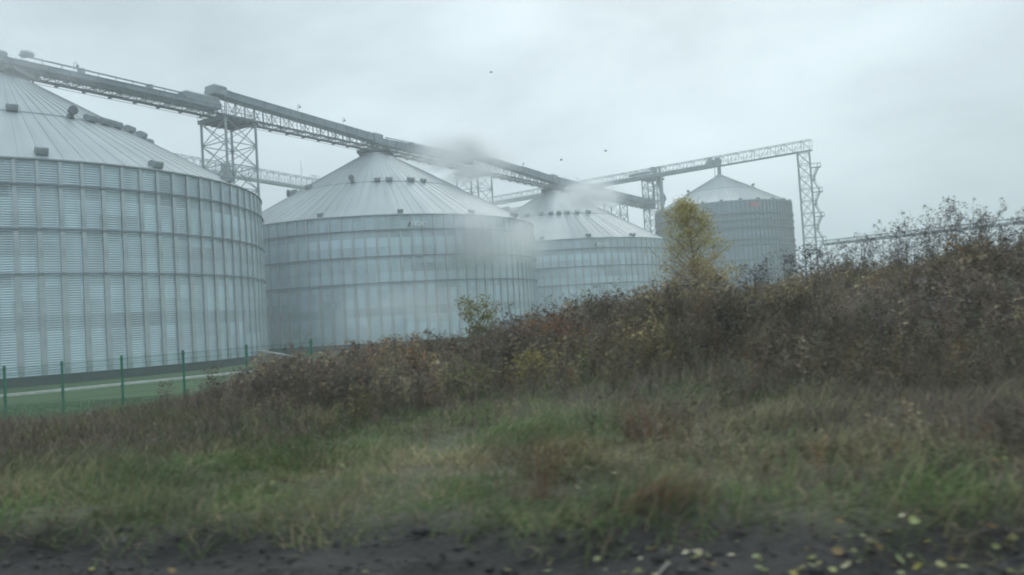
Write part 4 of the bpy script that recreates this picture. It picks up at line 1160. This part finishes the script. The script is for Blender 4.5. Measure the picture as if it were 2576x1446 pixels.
# broken branch and dark clods on the soil
def twig(label, pts, r0, name="dead_branch"):
    m = MB(); b = pts[0]; zb = gzs(b[0], b[1])
    P = [(x - b[0], y - b[1], gzs(x, y) - zb + 0.03 + dz) for x, y, dz in pts]
    m.tube(P, [r0 * (1 - 0.7 * i / (len(P) - 1)) for i in range(len(P))], 6)
    q = Vector(P[2]); m.tube([tuple(q), tuple(q + Vector((0.18, 0.10, 0.05)))], [r0 * 0.5, r0 * 0.15], 5)
    o = m.build(name, M_TWIG, None, True, (b[0], b[1], zb)); tag(o, label, "branch")
twig("pale dead branch lying slantwise on the dark soil", [(0.30, 4.72, 0), (0.52, 4.98, 0.02), (0.70, 5.22, 0.01), (0.86, 5.5, 0.03), (0.98, 5.72, 0.02)], 0.018)
n = 9000
X, Y, p, s = scatter(n, 4.0, 6.5, -6.5, 5.5)
keep = infield(X, Y) & (p < edge_p(s) + 0.1); X, Y = X[keep], Y[keep]; n = len(X)
oct_v = np.array([[1, 0, 0], [-1, 0, 0], [0, 1, 0], [0, -1, 0], [0, 0, 1], [0, 0, -1]], float); oct_f = np.array([[0, 2, 4], [2, 1, 4], [1, 3, 4], [3, 0, 4], [2, 0, 5], [1, 2, 5], [3, 1, 5], [0, 3, 5]])
sz = np.exp(rng.normal(-4.4, 0.55, n))
V = (oct_v[None] * rng.uniform(0.5, 1.3, (n, 6, 1))) * sz[:, None, None] * rng.uniform(0.6, 1.4, (n, 1, 3)) + np.stack([X, Y, ground_z(X, Y)], 1)[:, None, :]
F = (oct_f[None] + (np.arange(n) * 6)[:, None, None]).reshape(-1, 3)
T = np.repeat(np.array([0.056, 0.050, 0.047]) * np.exp(rng.normal(0, 0.25, (n, 1))), 6, 0)
g = np_mesh("soil_clods", V.reshape(-1, 3), F, 3, M_GROUND, None, T)
tag(g, "crumbly dark clods and cinders of the trackside soil", kind='stuff')

# ------------------------------------------------------------------ birds
def bird(loc, rz, span, label):
    t = thing("bird", label, "bird", loc, rz, "small birds in the grey sky")
    m = MB()
    m.tube([(-0.16, 0, 0), (-0.08, 0, 0.01), (0.02, 0, 0.015), (0.10, 0, 0.01), (0.17, 0, 0.015), (0.22, 0, 0.005)], [0.012, 0.035, 0.05, 0.042, 0.03, 0.006], 8)
    m.add([(-0.14, -0.02, 0.005), (-0.14, 0.02, 0.005), (-0.28, 0.05, 0), (-0.28, -0.05, 0), (-0.14, 0, 0.02), (-0.28, 0, 0.012)], [(0, 1, 2, 3), (0, 4, 1), (3, 2, 5), (0, 3, 5, 4), (1, 4, 5, 2)])
    m.build("body", M_BIRD, t, True)
    for sg in (-1, 1):
        w = MB(); h_ = span / 2
        up_v = [(0.07, 0.03, 0.03), (0.10, h_ * 0.5, 0.16), (-0.02, h_, 0.10), (-0.10, h_ * 0.55, 0.13), (-0.07, 0.03, 0.025)]
        lo_v = [(x, y, z - 0.012) for x, y, z in up_v]
        n_ = 5
        vs = [(x, sg * y, z) for x, y, z in up_v + lo_v]
        w.add(vs, [tuple(range(n_)), tuple(reversed(range(n_, 2 * n_)))] + [(i, n_ + i, n_ + (i + 1) % n_, (i + 1) % n_) for i in range(n_)])
        w.build("wing", M_BIRD, t)
bird((-1.0, 100, 33.3), 0.4, 0.5, "tiny dark bird high in the sky above the second silo")
bird((12.6, 99, 22.3), 2.4, 0.5, "tiny dark bird in the sky above the truss bridge, left of the tall silo")
bird((7.1, 100, 21.7), -0.6, 0.4, "tiny dark bird just above the third silo's conveyor")

# ------------------------------------------------------------------ haze
m = MB(); m.box(-930, 930, -930, 930, -24.0, 55.0)
mh = bpy.data.materials.new("pale_haze"); mh.use_nodes = True
nt = mh.node_tree; nt.nodes.clear()
o_ = nt.nodes.new("ShaderNodeOutputMaterial"); pv_ = nt.nodes.new("ShaderNodeVolumePrincipled")
pv_.inputs['Color'].default_value = (0.93, 0.97, 1.0, 1); pv_.inputs['Density'].default_value = 0.0019
nt.links.new(pv_.outputs[0], o_.inputs['Volume'])
hz = m.build("haze", mh)
tag(hz, kind='stuff')

# added puffs imitating smears on the train window: lumpy volumes of uneven density
def smear_puff(x, y, z, rx, ry, rz_, dens, seed):
    m = MB(); n1, n2 = 20, 12; vs = []
    for i in range(n2 + 1):
        for k in range(n1):
            th = math.pi * i / n2; ph = 2 * math.pi * k / n1
            vs.append((math.sin(th) * math.cos(ph), math.sin(th) * math.sin(ph), math.cos(th)))
    fs = [(i * n1 + k, (i + 1) * n1 + k, (i + 1) * n1 + (k + 1) % n1, i * n1 + (k + 1) % n1) for i in range(n2) for k in range(n1)]
    m.add([(a * rx, b * ry, c_ * rz_) for a, b, c_ in vs], fs)
    mt = bpy.data.materials.new("smear_puff_volume"); mt.use_nodes = True
    nt = mt.node_tree; nt.nodes.clear(); N = nt.nodes.new; LK = nt.links.new
    o = N("ShaderNodeOutputMaterial"); pv = N("ShaderNodeVolumePrincipled")
    pv.inputs['Color'].default_value = (0.985, 0.995, 1.0, 1); pv.inputs['Anisotropy'].default_value = 0.55
    t = N("ShaderNodeTexCoord"); dv_ = N("ShaderNodeVectorMath"); dv_.operation = 'DIVIDE'; dv_.inputs[1].default_value = (rx, ry, rz_)
    LK(t.outputs['Object'], dv_.inputs[0])
    ln = N("ShaderNodeVectorMath"); ln.operation = 'LENGTH'; LK(dv_.outputs[0], ln.inputs[0])
    no = N("ShaderNodeTexNoise"); no.inputs['Scale'].default_value = 1.5; no.inputs['Detail'].default_value = 5; no.inputs['Distortion'].default_value = 0.8; no.noise_dimensions = '4D'; no.inputs['W'].default_value = seed
    LK(dv_.outputs[0], no.inputs['Vector'])
    f1 = N("ShaderNodeMapRange"); f1.interpolation_type = 'SMOOTHSTEP'; f1.inputs[1].default_value = 1.0; f1.inputs[2].default_value = -0.15; LK(ln.outputs['Value'], f1.inputs[0])
    f2 = N("ShaderNodeMapRange"); f2.interpolation_type = 'SMOOTHSTEP'; f2.inputs[1].default_value = 0.36; f2.inputs[2].default_value = 0.68; LK(no.outputs['Fac'], f2.inputs[0])
    a = N("ShaderNodeMath"); a.operation = 'MULTIPLY'; LK(f1.outputs[0], a.inputs[0]); LK(f2.outputs[0], a.inputs[1])
    b = N("ShaderNodeMath"); b.operation = 'MULTIPLY'; LK(a.outputs[0], b.inputs[0]); b.inputs[1].default_value = dens
    LK(b.outputs[0], pv.inputs['Density']); LK(pv.outputs[0], o.inputs['Volume'])
    ob = m.build("smear_puff", mt, None, False, (x, y, z)); tag(ob, kind='stuff')
smear_puff(-9.2, 150, 33.0, 15, 10, 7.5, 0.9, 0.3)
smear_puff(-2.5, 118, 14.6, 12, 8, 8.0, 0.62, 2.1)
smear_puff(18.0, 176, 28.0, 10, 8, 5.5, 0.95, 3.7)
smear_puff(-13.0, 92, 3.6, 13, 6, 5.0, 0.12, 5.2)
smear_puff(-48.0, 84, 33.5, 12, 6, 6.0, 0.2, 6.6)
